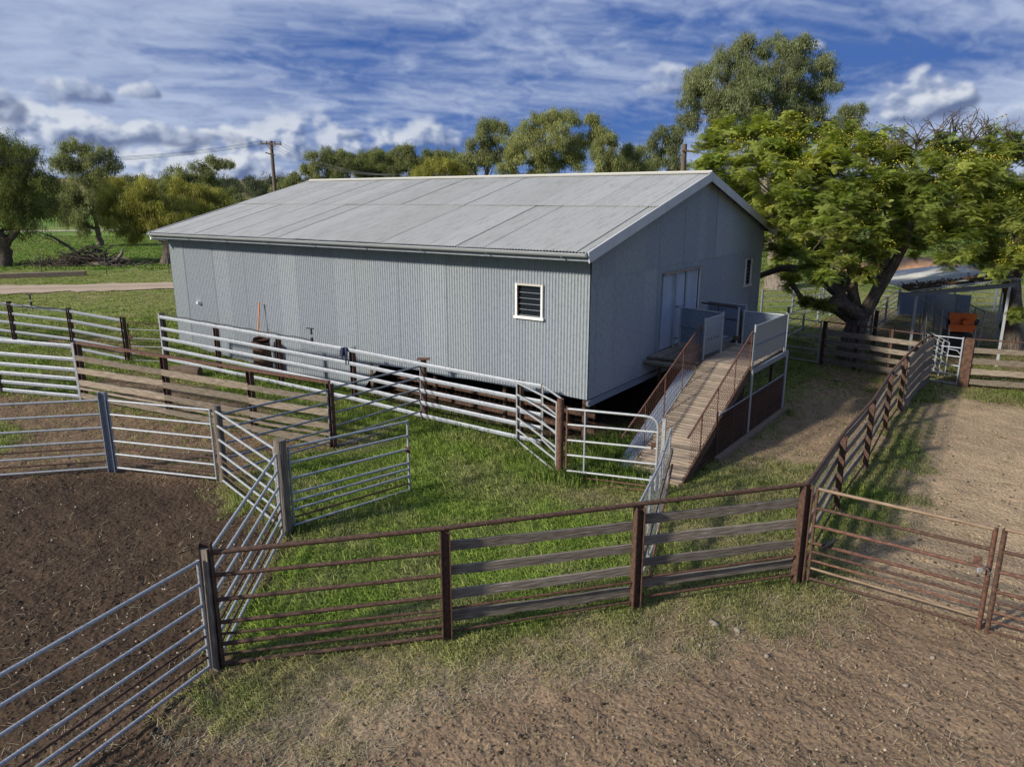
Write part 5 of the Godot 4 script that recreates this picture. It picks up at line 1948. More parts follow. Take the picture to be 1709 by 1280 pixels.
func build_trees() -> void:
	var gum := [Color(0.170, 0.200, 0.086), Color(0.275, 0.292, 0.145)]
	var blue_gum := [Color(0.160, 0.190, 0.094), Color(0.268, 0.288, 0.155)]
	var olive := [Color(0.235, 0.240, 0.058), Color(0.370, 0.355, 0.095)]
	var deep := [Color(0.135, 0.168, 0.062), Color(0.220, 0.242, 0.100)]
	var light := [Color(0.230, 0.256, 0.100), Color(0.320, 0.335, 0.150)]
	# left side
	tree("shade_tree", "dark spreading tree cut off by the left edge", Vector3(-34.08, 0.9, -49.31), [Vector4(-32.48, 7.91, -49, 1.15), Vector4(-31.16, 7.76, -49, 0.92), Vector4(-34.27, 7.61, -49, 1.93), Vector4(-30.83, 5.75, -49, 1.01), Vector4(-32.49, 5.56, -49, 1.48), Vector4(-30.47, 4.8, -49, 0.7), Vector4(-31.94, 4.15, -49, 0.94), Vector4(-34.57, 4.8, -49, 1.95), Vector4(-34.55, 3.23, -50, 1.05), Vector4(-36.03, 5.37, -49, 2.34)], 0.42, 0.42, "gum", M.bark, deep, 0.55, 1.0, 501)
	tree("gum_tree", "tall open gum tree left of the power pole with a pale slanting trunk", Vector3(-39.97, 1.92, -72) * Vector3(1, 0, 1) + Vector3(0, 0.9, 0), [Vector4(-39.99, 9.65, -70, 0.93), Vector4(-38.57, 9.23, -70, 0.82), Vector4(-41.18, 8.71, -70, 0.72), Vector4(-37.14, 9.23, -70, 0.71), Vector4(-36.83, 8.28, -70, 0.66), Vector4(-40.54, 7.81, -70, 1.16), Vector4(-38.48, 7.54, -70, 1.1), Vector4(-41.83, 6.58, -70, 0.94), Vector4(-39.7, 5.94, -70, 1.22), Vector4(-37.39, 6.58, -70, 0.67), Vector4(-41.46, 4.59, -70, 1.23), Vector4(-39.39, 4.21, -70, 1.12), Vector4(-42.69, 5.29, -70, 0.89), Vector4(-38.06, 4.97, -70, 0.72), Vector4(-40.66, 3.23, -70, 0.9)], 0.3, 0.3, "gum", M.gum_bark, blue_gum, 0.8, 1.25, 502)
	tree("pepper_tree", "rounded olive yellow tree standing beside the shed's far corner", Vector3(-23.98, 0.9, -51.16), [Vector4(-27.06, 5.46, -52, 0.99), Vector4(-25.58, 5.7, -52, 0.83), Vector4(-24.7, 5.13, -52, 0.91), Vector4(-27.54, 4.37, -52, 0.91), Vector4(-26.15, 4.17, -52, 1.08), Vector4(-24.66, 4.08, -52, 0.92), Vector4(-25.61, 3.11, -52, 0.75), Vector4(-24.19, 6.01, -55, 0.57), Vector4(-22.95, 5.38, -55, 0.79), Vector4(-22.2, 5.38, -56, 0.67), Vector4(-21.19, 4.86, -56, 0.54), Vector4(-23.46, 4.71, -54, 0.86), Vector4(-22.39, 4.44, -55, 0.75), Vector4(-23.68, 3.92, -52, 0.83), Vector4(-26.53, 3.15, -52, 0.63), Vector4(-27.95, 4.97, -52, 0.58)], 0.42, 0.4, "pepper", M.bark, olive, 1.25, 1.1, 503)
	tree("gum_tree", "dark flat topped gum tree behind the olive yellow tree", Vector3(-40.18, 0.24, -95) * Vector3(1, 0, 1) + Vector3(0, 0.9, 0), [Vector4(-40.72, 8.14, -93, 1.25), Vector4(-38.44, 8.84, -93, 0.95), Vector4(-37.4, 7.57, -93, 1.25), Vector4(-42.14, 7.22, -93, 0.96), Vector4(-35.8, 9.55, -93, 0.59), Vector4(-34.91, 9.69, -93, 0.51), Vector4(-36.7, 10.11, -93, 0.44), Vector4(-39.21, 7.15, -93, 1.25), Vector4(-34.68, 6.01, -93, 0.89), Vector4(-33.65, 5.08, -93, 0.89), Vector4(-43.15, 6.15, -93, 1.11)], 0.5, 0.35, "gum", M.gum_bark, gum, 0.9, 1.5, 504)
	tree("gum_tree", "small round tree standing right of the power pole above the roof edge", Vector3(-23.55, 2.3, -80) * Vector3(1, 0, 1) + Vector3(0, 0.9, 0), [Vector4(-23.84, 7.01, -80, 0.57), Vector4(-22.92, 7.38, -80, 0.51), Vector4(-23.45, 6.28, -80, 0.76), Vector4(-24.53, 6.28, -80, 0.57), Vector4(-22.16, 6.52, -80, 0.57)], 0.25, 0.4, "gum", M.gum_bark, gum, 1.0, 1.3, 505)
	# row behind the roof
	var g := "gum trees beyond the shed roof"
	tree("gum_tree", "dark gum tree leftmost in the row above the shed roof", Vector3(-18.51, 2.03, -72) * Vector3(1, 0, 1) + Vector3(0, 0.9, 0), [Vector4(-18.43, 8.97, -71, 0.67), Vector4(-17.23, 9.4, -71, 0.5), Vector4(-16.3, 9.18, -71, 0.56), Vector4(-18.16, 7.9, -71, 0.78), Vector4(-16.7, 8.01, -71, 0.78), Vector4(-19, 8.01, -71, 0.5), Vector4(-15.62, 8.38, -71, 0.5)], 0.3, 0.4, "gum", M.gum_bark, gum, 1.0, 1.2, 506, g)
	tree("gum_tree", "low dark gum tree second from the left above the shed roof", Vector3(-14.44, 1.94, -74) * Vector3(1, 0, 1) + Vector3(0, 0.9, 0), [Vector4(-15.61, 9.01, -74, 0.7), Vector4(-14.77, 8.29, -74, 0.82), Vector4(-13.35, 8.79, -74, 0.7), Vector4(-12.5, 8.23, -74, 0.7), Vector4(-13.97, 7.95, -74, 0.76), Vector4(-16.31, 7.95, -74, 0.64), Vector4(-11.79, 8.68, -74, 0.58)], 0.3, 0.4, "gum", M.gum_bark, deep, 1.0, 1.2, 507, g)
	tree("gum_tree", "broken topped dark gum tree in the row above the middle of the roof", Vector3(-9.8, 1.94, -74) * Vector3(1, 0, 1) + Vector3(0, 0.9, 0), [Vector4(-11, 9.51, -74, 0.64), Vector4(-9.83, 9.79, -74, 0.7), Vector4(-8.63, 9.18, -74, 0.7), Vector4(-7.23, 9.12, -74, 0.58), Vector4(-9.59, 8.29, -74, 0.87), Vector4(-6.36, 9.35, -74, 0.46), Vector4(-11.58, 8.06, -74, 0.7), Vector4(-10.62, 8.68, -74, 0.58)], 0.35, 0.4, "gum", M.gum_bark, gum, 0.9, 1.2, 508, g)
	tree("wattle_tree", "bright olive bush rising just above the roof ridge", Vector3(-6.18, 3.95, -62) * Vector3(1, 0, 1) + Vector3(0, 0.8, 0), [Vector4(-6.57, 7.66, -62, 0.68), Vector4(-5.35, 7.85, -62, 0.68), Vector4(-4.33, 7.38, -62, 0.54), Vector4(-7.46, 7.38, -62, 0.49)], 0.2, 0.5, "pepper", M.bark, olive, 1.2, 1.1, 509)
	tree("gum_tree", "slender tall gum tree left of the big rounded clump", Vector3(-2.26, 2.31, -66) * Vector3(1, 0, 1) + Vector3(0, 0.7, 0), [Vector4(-2.02, 11.6, -66, 0.67), Vector4(-2.75, 10.58, -66, 0.72), Vector4(-1.16, 11.07, -66, 0.67), Vector4(-3.34, 9.11, -66, 0.78), Vector4(-2.05, 8.61, -66, 0.83), Vector4(-0.75, 9.11, -66, 0.67), Vector4(-4.07, 8.31, -66, 0.62), Vector4(-1.88, 9.9, -66, 0.62)], 0.4, 0.35, "gum", M.gum_bark, gum, 0.9, 1.15, 510, g)
	tree("gum_tree", "big rounded gum tree filling the middle of the row above the roof", Vector3(3.4, 2.58, -60) * Vector3(1, 0, 1) + Vector3(0, 0.6, 0), [Vector4(2.35, 11.16, -60, 0.7), Vector4(3.51, 11.51, -60, 0.6), Vector4(4.67, 11.56, -60, 0.6), Vector4(1.19, 10.5, -60, 0.7), Vector4(6.08, 10.94, -60, 0.61), Vector4(0.26, 9.61, -60, 0.7), Vector4(2.1, 9.58, -59, 0.92), Vector4(3.93, 10.02, -59, 0.92), Vector4(5.98, 9.73, -61, 0.86), Vector4(7.03, 10.5, -60, 0.56), Vector4(0.54, 8.31, -60, 0.8), Vector4(2.62, 8.13, -60, 0.94), Vector4(4.97, 8.31, -60, 0.85), Vector4(-0.45, 7.63, -60, 0.57), Vector4(1.92, 7.45, -60, 0.71)], 0.6, 0.3, "gum", M.gum_bark, light, 1.0, 1.1, 511, g)
	tree("gum_tree", "pale narrow gum tree leaning against the big rounded one", Vector3(6.79, 2.81, -55) * Vector3(1, 0, 1) + Vector3(0, 0.5, 0), [Vector4(6.68, 9.29, -55, 0.6), Vector4(6.45, 8.31, -55, 0.69), Vector4(7.42, 7.65, -55, 0.56), Vector4(6.83, 7.31, -55, 0.61)], 0.3, 0.4, "gum", M.gum_bark, light, 1.1, 1.05, 512, g)
	tree("gum_tree", "thin open gum tree right of the pale narrow one", Vector3(10.25, 2.49, -62) * Vector3(1, 0, 1) + Vector3(0, 0.5, 0), [Vector4(9.35, 9.11, -62, 0.49), Vector4(10.01, 8.41, -62, 0.58), Vector4(9.06, 7.71, -62, 0.59), Vector4(10.82, 7.66, -62, 0.49), Vector4(10.15, 7.47, -62, 0.54)], 0.3, 0.4, "gum", M.gum_bark, gum, 0.8, 1.1, 513, g)
	tree("gum_tree", "dark gum tree just left of the second pole", Vector3(12.02, 2.67, -58) * Vector3(1, 0, 1) + Vector3(0, 0.4, 0), [Vector4(11.28, 10.03, -58, 0.54), Vector4(12.27, 10.11, -58, 0.54), Vector4(10.82, 9.25, -58, 0.5), Vector4(11.89, 8.65, -58, 0.68), Vector4(12.59, 7.6, -58, 0.55), Vector4(11.1, 8.21, -58, 0.46)], 0.35, 0.4, "gum", M.gum_bark, blue_gum, 0.9, 1.1, 514, g)
	tree("tall_gum_tree", "tallest gum tree standing right of the shed with a thick flared trunk", Vector3(15.81, 0.2, -43.3), [Vector4(11.45, 12.32, -46, 0.81), Vector4(12.65, 13.27, -46, 0.7), Vector4(13.81, 13.63, -46, 0.7), Vector4(15.19, 13.82, -46, 0.7), Vector4(16.61, 13.63, -46, 0.77), Vector4(17.91, 12.85, -46, 0.77), Vector4(18.42, 11.66, -46, 0.64), Vector4(10.82, 11.13, -46, 0.71), Vector4(12.13, 11.72, -45, 0.9), Vector4(13.81, 11.97, -44.5, 0.95), Vector4(15.86, 12.04, -45, 0.96), Vector4(17.78, 11, -46, 0.78), Vector4(11.6, 10.13, -46, 0.86), Vector4(12.93, 10.17, -44.5, 0.96), Vector4(15.14, 10.42, -45, 0.97), Vector4(17.17, 10, -46, 0.78), Vector4(10.55, 9.79, -46, 0.46), Vector4(12.96, 8.98, -46, 0.79), Vector4(14.9, 8.98, -46, 0.86), Vector4(16.71, 8.81, -46, 0.72), Vector4(18.43, 9.49, -46, 0.57), Vector4(16.43, 11.8, -48, 0.96), Vector4(14.25, 11.46, -48, 0.96)], 0.75, 0.28, "gum", M.gum_bark, blue_gum, 0.95, 1.0, 515)
	tree("gum_tree", "smaller gum tree showing between the tallest one and the yellow flowered tree", Vector3(26.22, 2.21, -58) * Vector3(1, 0, 1) + Vector3(0, 0.3, 0), [Vector4(24.95, 11.43, -58, 0.58), Vector4(25.92, 11.6, -58, 0.54), Vector4(25.5, 10.54, -58, 0.68), Vector4(24.17, 10.37, -58, 0.54), Vector4(24.71, 9.55, -58, 0.63)], 0.35, 0.4, "gum", M.gum_bark, blue_gum, 0.9, 1.1, 516)
	tree("gum_tree", "far soft green tree filling the low gap left of the slender tall gum", Vector3(-6.8, 3.34, -90) * Vector3(1, 0, 1) + Vector3(0, 0.9, 0), [Vector4(-8.45, 9.82, -90, 0.92), Vector4(-6.68, 10.09, -90, 0.92), Vector4(-5.27, 9.41, -90, 0.85), Vector4(-7.41, 8.73, -90, 0.92), Vector4(-5.65, 8.18, -90, 0.85), Vector4(-9.87, 9.41, -90, 0.85)], 0.3, 0.4, "gum", M.gum_bark, gum, 0.8, 1.5, 531, g)
	tree("gum_tree", "far soft green tree filling the gap left of the second pole", Vector3(14.66, 3.45, -85) * Vector3(1, 0, 1) + Vector3(0, 0.6, 0), [Vector4(12.38, 9.82, -85, 0.8), Vector4(14.03, 10.27, -85, 0.73), Vector4(15.4, 9.44, -85, 0.8), Vector4(13.43, 8.54, -85, 0.87), Vector4(15.45, 8.35, -85, 0.8), Vector4(11.75, 8.67, -85, 0.67)], 0.3, 0.4, "gum", M.gum_bark, gum, 0.8, 1.4, 532, g)
	tree("gum_tree", "far dusky tree behind the leftmost trees of the row above the roof", Vector3(-20.86, 3.23, -95) * Vector3(1, 0, 1) + Vector3(0, 0.9, 0), [Vector4(-21.24, 9.92, -95, 0.9), Vector4(-19.78, 9.35, -95, 0.9), Vector4(-18.25, 10.07, -95, 0.9), Vector4(-16.74, 10.35, -95, 0.89), Vector4(-15.26, 10.07, -95, 0.9), Vector4(-22.06, 8.7, -95, 0.9), Vector4(-18.7, 8.49, -95, 0.97), Vector4(-16.08, 8.49, -95, 0.97), Vector4(-14.17, 9.35, -95, 0.9)], 0.3, 0.4, "gum", M.gum_bark, gum, 0.8, 1.5, 533, g)
	# the two yellow flowered trees
	var leafy := [Color(0.185, 0.255, 0.055), Color(0.390, 0.420, 0.100)]
	var first := tree("flowering_tree", "broad feathery tree with yellow blossom behind the shed gable", Vector3(11.47, 0, -24.28), [Vector4(7.09, 7.06, -27, 0.46), Vector4(7.87, 7.5, -28, 0.57), Vector4(8.64, 7.5, -27, 0.51), Vector4(9.97, 7.71, -28, 0.57), Vector4(10.56, 7.42, -27, 0.55), Vector4(11.12, 7.15, -26, 0.53), Vector4(11.47, 6.78, -25, 0.47), Vector4(6.71, 6.25, -26, 0.45), Vector4(6.84, 6.37, -25, 0.59), Vector4(7.47, 6.4, -24, 0.6), Vector4(8.06, 6.35, -23, 0.62), Vector4(8.97, 6.25, -23, 0.62), Vector4(9.9, 6.07, -23, 0.58), Vector4(11.19, 6, -24, 0.53), Vector4(7.87, 5.62, -26, 0.58), Vector4(8.22, 5.48, -24, 0.61), Vector4(8.42, 5.4, -22, 0.56), Vector4(9.3, 5.3, -22, 0.56), Vector4(10.58, 5.23, -23, 0.55), Vector4(8.46, 4.74, -24, 0.46), Vector4(8.6, 4.61, -22, 0.46), Vector4(9.06, 4.55, -21, 0.44), Vector4(10.39, 4.44, -22, 0.46), Vector4(9.4, 3.67, -26, 0.38), Vector4(8.79, 3.46, -22, 0.3), Vector4(9.77, 3.6, -22, 0.39), Vector4(8.82, 4.04, -23, 0.37), Vector4(8.87, 3.14, -21, 0.26), Vector4(10.33, 6.03, -30, 0.71), Vector4(11.99, 6.03, -30, 0.71), Vector4(8.28, 4.91, -28, 0.4), Vector4(10.28, 2.34, -27, 0.29), Vector4(8.9, 4.12, -26, 0.46), Vector4(8.3, 5.13, -27, 0.56), Vector4(10.18, 5.05, -25, 0.6), Vector4(10.96, 3.93, -24, 0.46), Vector4(12.26, 5.14, -25, 0.56), Vector4(13.36, 5.96, -27, 0.56), Vector4(12.09, 4.12, -24, 0.43), Vector4(10.7, 3.78, -22, 0.36), Vector4(10.41, 3.71, -26, 0.46), Vector4(10.51, 5.34, -29, 0.65), Vector4(12.66, 4.67, -29, 0.65), Vector4(12.83, 6.78, -27, 0.42), Vector4(12.46, 7.16, -30, 0.56), Vector4(10.81, 7.32, -31, 0.58), Vector4(10.14, 2.91, -28, 0.32), Vector4(11.49, 2.45, -26, 0.3), Vector4(10.51, 3.07, -22, 0.27), Vector4(10.38, 1.81, -26, 0.21), Vector4(9.87, 2.03, -23, 0.17), Vector4(13.99, 6.62, -28, 0.57), Vector4(14.38, 5.34, -28, 0.62), Vector4(14.12, 4.18, -27, 0.52), Vector4(13.68, 7.35, -28, 0.44)], 0.42, 0.36, "frond", M.bark, leafy, 0.52, 0.52, 521, "", 0.42, Vector3(11.7, 1.46, -24.4))
	tree("flowering_tree", "second feathery yellow flowered tree with bare top twigs at the right edge", Vector3(17.88, 0, -25.48), [Vector4(13.3, 6.68, -26, 0.37), Vector4(13.45, 6.97, -25, 0.35), Vector4(14.36, 7.12, -25, 0.39), Vector4(15.96, 7.15, -26, 0.45), Vector4(16.35, 6.93, -25, 0.47), Vector4(17.44, 6.82, -25, 0.59), Vector4(12.48, 5.85, -24, 0.49), Vector4(12.82, 5.97, -23, 0.54), Vector4(13.22, 5.94, -22, 0.52), Vector4(14.75, 5.79, -23, 0.55), Vector4(16.46, 5.67, -24, 0.65), Vector4(12.79, 4.96, -24, 0.5), Vector4(12.59, 5.06, -22, 0.53), Vector4(13.56, 4.96, -22, 0.49), Vector4(14.54, 4.79, -22, 0.49), Vector4(16.24, 4.58, -23, 0.55), Vector4(13.11, 4.15, -23, 0.41), Vector4(13.44, 4.09, -22, 0.37), Vector4(15.01, 3.86, -23, 0.33), Vector4(15.08, 3.64, -22, 0.36), Vector4(13.03, 4.17, -25, 0.36), Vector4(17.1, 6.01, -29, 0.69), Vector4(19, 5.57, -29, 0.69), Vector4(16.04, 1.74, -23, 0.17), Vector4(18.49, 5.91, -25, 0.79), Vector4(14.59, 5.55, -27, 0.6), Vector4(15.66, 5.55, -27, 0.64), Vector4(16.85, 5.44, -27, 0.64), Vector4(17.43, 5.04, -26, 0.58), Vector4(14.51, 4.43, -26, 0.5), Vector4(15.54, 4.49, -26, 0.54), Vector4(16.64, 4.16, -26, 0.5), Vector4(17.73, 3.92, -26, 0.46), Vector4(13.65, 3.77, -25, 0.34), Vector4(13.54, 3.53, -23, 0.28), Vector4(14.58, 3.43, -23, 0.26), Vector4(16.07, 6.78, -29, 0.5), Vector4(17.55, 6.78, -29, 0.55), Vector4(18.84, 6.56, -29, 0.59), Vector4(14.61, 3.25, -22, 0.23)], 0.34, 0.4, "frond", M.bark, [Color(0.165, 0.230, 0.055), Color(0.340, 0.375, 0.092)], 0.47, 0.52, 522, "", 0.28, Vector3(17.08, 2.56, -25))
	# long low limb of the first one, reaching left behind the shed corner
	var b := MB.new()
	var o := first.position
	b.pipe(PackedVector3Array([Vector3(11.63, 1.32, -24.4) - o, Vector3(10.97, 2.19, -24.4) - o, Vector3(10.36, 2.7, -24.5) - o, Vector3(9.77, 3.02, -24.7) - o, Vector3(9.26, 3.01, -25.2) - o, Vector3(8.65, 2.62, -26) - o]), PackedFloat32Array([0.2, 0.18, 0.16, 0.14, 0.12, 0.09]), 9)
	part("limb", b, M.bark, first)
	b = MB.new()
	b.pipe(PackedVector3Array([Vector3(11.69, 1.22, -24.4) - o, Vector3(12.07, 2.25, -24.2) - o, Vector3(12.41, 3.16, -24) - o, Vector3(12.74, 3.93, -24) - o, Vector3(12.84, 4.59, -24) - o]), PackedFloat32Array([0.24, 0.2, 0.17, 0.14, 0.09]), 9)
	part("limb", b, M.bark, first)
	# bare twigs standing out of the top of the second one
	var second := get_node("flowering_tree_001")
	var q := rngs(523)
	b = MB.new()
	for l in [Vector4(13.17, 6.68, -26, 0.37), Vector4(13.2, 7.04, -25, 0.35), Vector4(13.7, 7.08, -25, 0.35), Vector4(14.35, 7.19, -25, 0.39), Vector4(14.94, 7.15, -25, 0.39), Vector4(16.16, 7.19, -26, 0.45), Vector4(16.35, 6.93, -25, 0.47), Vector4(17.04, 6.85, -25, 0.47)]:
		var c: Vector3 = Vector3(l.x, l.y, l.z) - second.position
		for k in 7:
			var e: Vector3 = c + Vector3(q.randf_range(-0.8, 0.8), q.randf_range(0.35, 0.95), q.randf_range(-0.5, 0.5))
			var path := limb(b, c - Vector3(0, 0.2, 0), e, 0.03, 0.008, q, 0.22, 5)
			for s in 3:
				limb(b, path[3 + s], path[3 + s] + Vector3(q.randf_range(-0.4, 0.4), q.randf_range(0.0, 0.4), q.randf_range(-0.3, 0.3)), 0.012, 0.004, q, 0.25, 4)
	part("twigs", b, M.bark, second).set_meta("kind", "stuff")
	far_trees()
	fallen_tree()


func far_trees() -> void:   # the wooded skyline: too far off and too many to tell apart
	var r := rngs(77)
	var spray := leaf_spray("gum", 900)
	var where := []
	var tints := PackedColorArray()
	for k in 520:
		var a := r.randf_range(-1.0, 1.0)
		var d := r.randf_range(230.0, 420.0)
		var p := Vector3(sin(a) * d, 0, -cos(a) * d)
		p.y = lift(p.x, p.z) + hill(p.x, p.z)
		var tall := r.randf_range(4.0, 9.0)
		if wide_noise.get_noise_2d(p.x * 0.12, p.z * 0.12) < -0.12:
			continue
		var hue := Color(0.035, 0.050, 0.022).lerp(Color(0.06, 0.075, 0.035), r.randf())
		for c in 4:
			var o := p + Vector3(r.randf_range(-0.4, 0.4) * tall, tall * r.randf_range(0.35, 0.85), r.randf_range(-0.4, 0.4) * tall)
			for m in 22:
				where.append(Transform3D(Basis(Vector3.UP, r.randf() * TAU).scaled(Vector3.ONE * tall * 0.55), o + Vector3(r.randfn(), r.randfn() * 0.8, r.randfn()) * tall * 0.13))
				var h := hue * r.randf_range(0.7, 1.3)
				h.a = 1.0
				tints.append(h)
	var o := many("distant_tree_line", spray, tinted(0.7, Color(0.4, 0.4, 0.2)), where, tints, self)
	tag(o, "dark line of distant trees along the horizon hills", "trees")


func fallen_tree() -> void:
	var r := rngs(61)
	var at: Vector3 = Vector3(-28.52, 0.9, -49.76)
	var t := thing("fallen_tree", "heap of grey fallen branches and a twisted log in the green paddock", "fallen tree", at)
	var b := MB.new()
	b.pipe(PackedVector3Array([Vector3(0.4, 0.15, 0.5), Vector3(1.4, 0.2, 0.4), Vector3(2.1, 0.5, 0.3), Vector3(2.35, 0.85, 0.2), Vector3(2.4, 1.2, 0.1)]), PackedFloat32Array([0.15, 0.14, 0.14, 0.10, 0.05]), 9)
	part("log", b, M.gum_bark, t)
	b = MB.new()
	b.pipe(PackedVector3Array([Vector3(2.1, 0.5, 0.3), Vector3(2.5, 0.55, 0.25), Vector3(2.8, 0.45, 0.2)]), PackedFloat32Array([0.10, 0.07, 0.04]), 7)
	part("branch", b, M.gum_bark, t)
	b = MB.new()
	b.pipe(PackedVector3Array([Vector3(-0.5, 0.6, 0), Vector3(-1.4, 1.3, -0.2), Vector3(-2.4, 1.9, -0.3), Vector3(-3.6, 2.3, -0.4)]), PackedFloat32Array([0.12, 0.09, 0.06, 0.02]), 7)
	part("branch", b, M.bark, t)
	b = MB.new()
	for k in 420:
		var a := r.randf() * TAU
		var x := r.randfn() * 1.7
		var hgt := 1.35 * exp(-x * x / 2.4)
		var o := Vector3(x, r.randf() * hgt, r.randfn() * 0.5)
		limb(b, o, o + Vector3(cos(a) * r.randf_range(0.5, 1.6), r.randf_range(-0.3, 0.5), sin(a) * 0.6), r.randf_range(0.02, 0.06), 0.010, r, 0.2, 4)
	part("brush", b, M.bark, t).set_meta("kind", "stuff")
	b = MB.new()
	for k in 130:
		var o := Vector3(r.randf_range(-3.6, -1.0), 0.05, r.randfn() * 0.4)
		limb(b, o, o + Vector3(r.randf_range(-0.8, 0.8), r.randf_range(0.2, 0.9), r.randf_range(-0.4, 0.4)), 0.03, 0.006, r, 0.25, 4)
	for k in 60:
		var o := Vector3(-1.2 - r.randf() * 2.6, 0, 0)
		o.y = 1.2 + (-1.2 - o.x) * 0.42
		limb(b, o, o + Vector3(r.randf_range(-0.6, 0.3), r.randf_range(-0.3, 0.9), r.randf_range(-0.5, 0.5)), 0.014, 0.004, r, 0.25, 4)
	part("twigs", b, M.bark, t).set_meta("kind", "stuff")


# ------------------------------------------------------------------ poles and wires
func build_poles() -> void:
	var t := thing("power_pole", "timber power pole with a crossarm left of the roof ridge", "power pole", Vector3(-20.2, 0.9, -64.0))
	var base := t.position
	var top: Vector3 = Vector3(-20.12, 9.99, -64)
	var h := top.y - base.y
	t.position.x = top.x
	base.x = top.x
	var b := MB.new()
	b.pipe(PackedVector3Array([Vector3(0, -0.3, 0), Vector3(0, h * 0.5, 0), Vector3(0, h, 0)]), PackedFloat32Array([0.19, 0.16, 0.13]), 10)
	part("pole", b, M.pole, t)
	var arm := Vector3(1.0, -0.06, 0.35).normalized()
	b = MB.new()
	b.beam(Vector3(0, h - 0.25, 0.15) - arm * 1.05, Vector3(0, h - 0.25, 0.15) + arm * 1.05, 0.1, 0.12)
	part("crossarm", b, M.dark_wood, t)
	for s in [-1.0, 1.0]:
		b = MB.new()
		b.tube(Vector3(0, h - 0.75, 0.15), Vector3(0, h - 0.28, 0.15) + arm * 0.5 * s, 0.025)
		part("brace", b, M.dark_wood, t)
	for s in [-0.95, -0.4, 0.4, 0.95]:
		b = MB.new()
		b.tube(Vector3(0, h - 0.2, 0.15) + arm * s, Vector3(0, h - 0.02, 0.15) + arm * s, 0.05, 0.035)
		part("insulator", b, M.rubber, t)
	b = MB.new()
	b.beam(Vector3(-0.5, h - 0.95, 0.1), Vector3(0.25, h - 1.15, 0.1), 0.1, 0.1)
	part("lower_arm", b, M.dark_wood, t)
	var left: Vector3 = Vector3(-32.3, 7.69, -45)
	var right: Vector3 = Vector3(-8.47, 6.83, -50)
	for k in 4:
		var s: float = [-0.95, -0.4, 0.4, 0.95][k]
		var o := base + Vector3(0, h - 0.03, 0.15) + arm * s
		wire("power line from the pole to the left edge, wire %s of four" % ["first", "second", "third", "fourth"][k], o, left + Vector3(0, -0.13 * k, k * 0.35), 0.55)
		wire("power line from the pole down behind the roof, wire %s of four" % ["first", "second", "third", "fourth"][k], o, right + Vector3(0.4 * k, 0, 0.3 * k), 0.7)
	# second pole, behind the ridge
	var p2: Vector3 = Vector3(9.47, 8.22, -42)
	t = thing("power_pole", "weathered pole with a short arm rising behind the ridge near the gable", "power pole", Vector3(p2.x, 0.2, p2.z))
	var h2 := p2.y - 0.2
	b = MB.new()
	b.pipe(PackedVector3Array([Vector3(0, -0.3, 0), Vector3(0, h2, 0)]), PackedFloat32Array([0.19, 0.14]), 10)
	part("pole", b, M.pole, t)
	b = MB.new()
	b.beam(Vector3(-0.15, h2 - 0.35, 0.18), Vector3(0.75, h2 - 0.45, 0.18), 0.09, 0.1)
	part("arm", b, M.dark_wood, t)
	# service cable from the gable to the shelter
	wire("grey service cable from the shed gable to the open shelter", sp(-0.1, 4.05, 11.5), Vector3(13.48, 2.28, -25), 0.25)
	wire("thin dark stay beside the service cable at the gable", sp(-0.1, 4.1, 11.6), Vector3(13.78, 2.05, -26), 0.35)


func wire(label: String, a: Vector3, b: Vector3, sag: float) -> void:
	var t := thing("wire", label, "wire", a, 0.0, "overhead wires")
	var k := MB.new()
	var pts := PackedVector3Array()
	for i in 17:
		var f := i / 16.0
		pts.append((b - a) * f - Vector3(0, 4.0 * sag * f * (1.0 - f), 0))
	k.pipe(pts, PackedFloat32Array([0.011]), 5, false)
	part("cable", k, M.cable if not label.contains("service") else M.galv_dark, t)


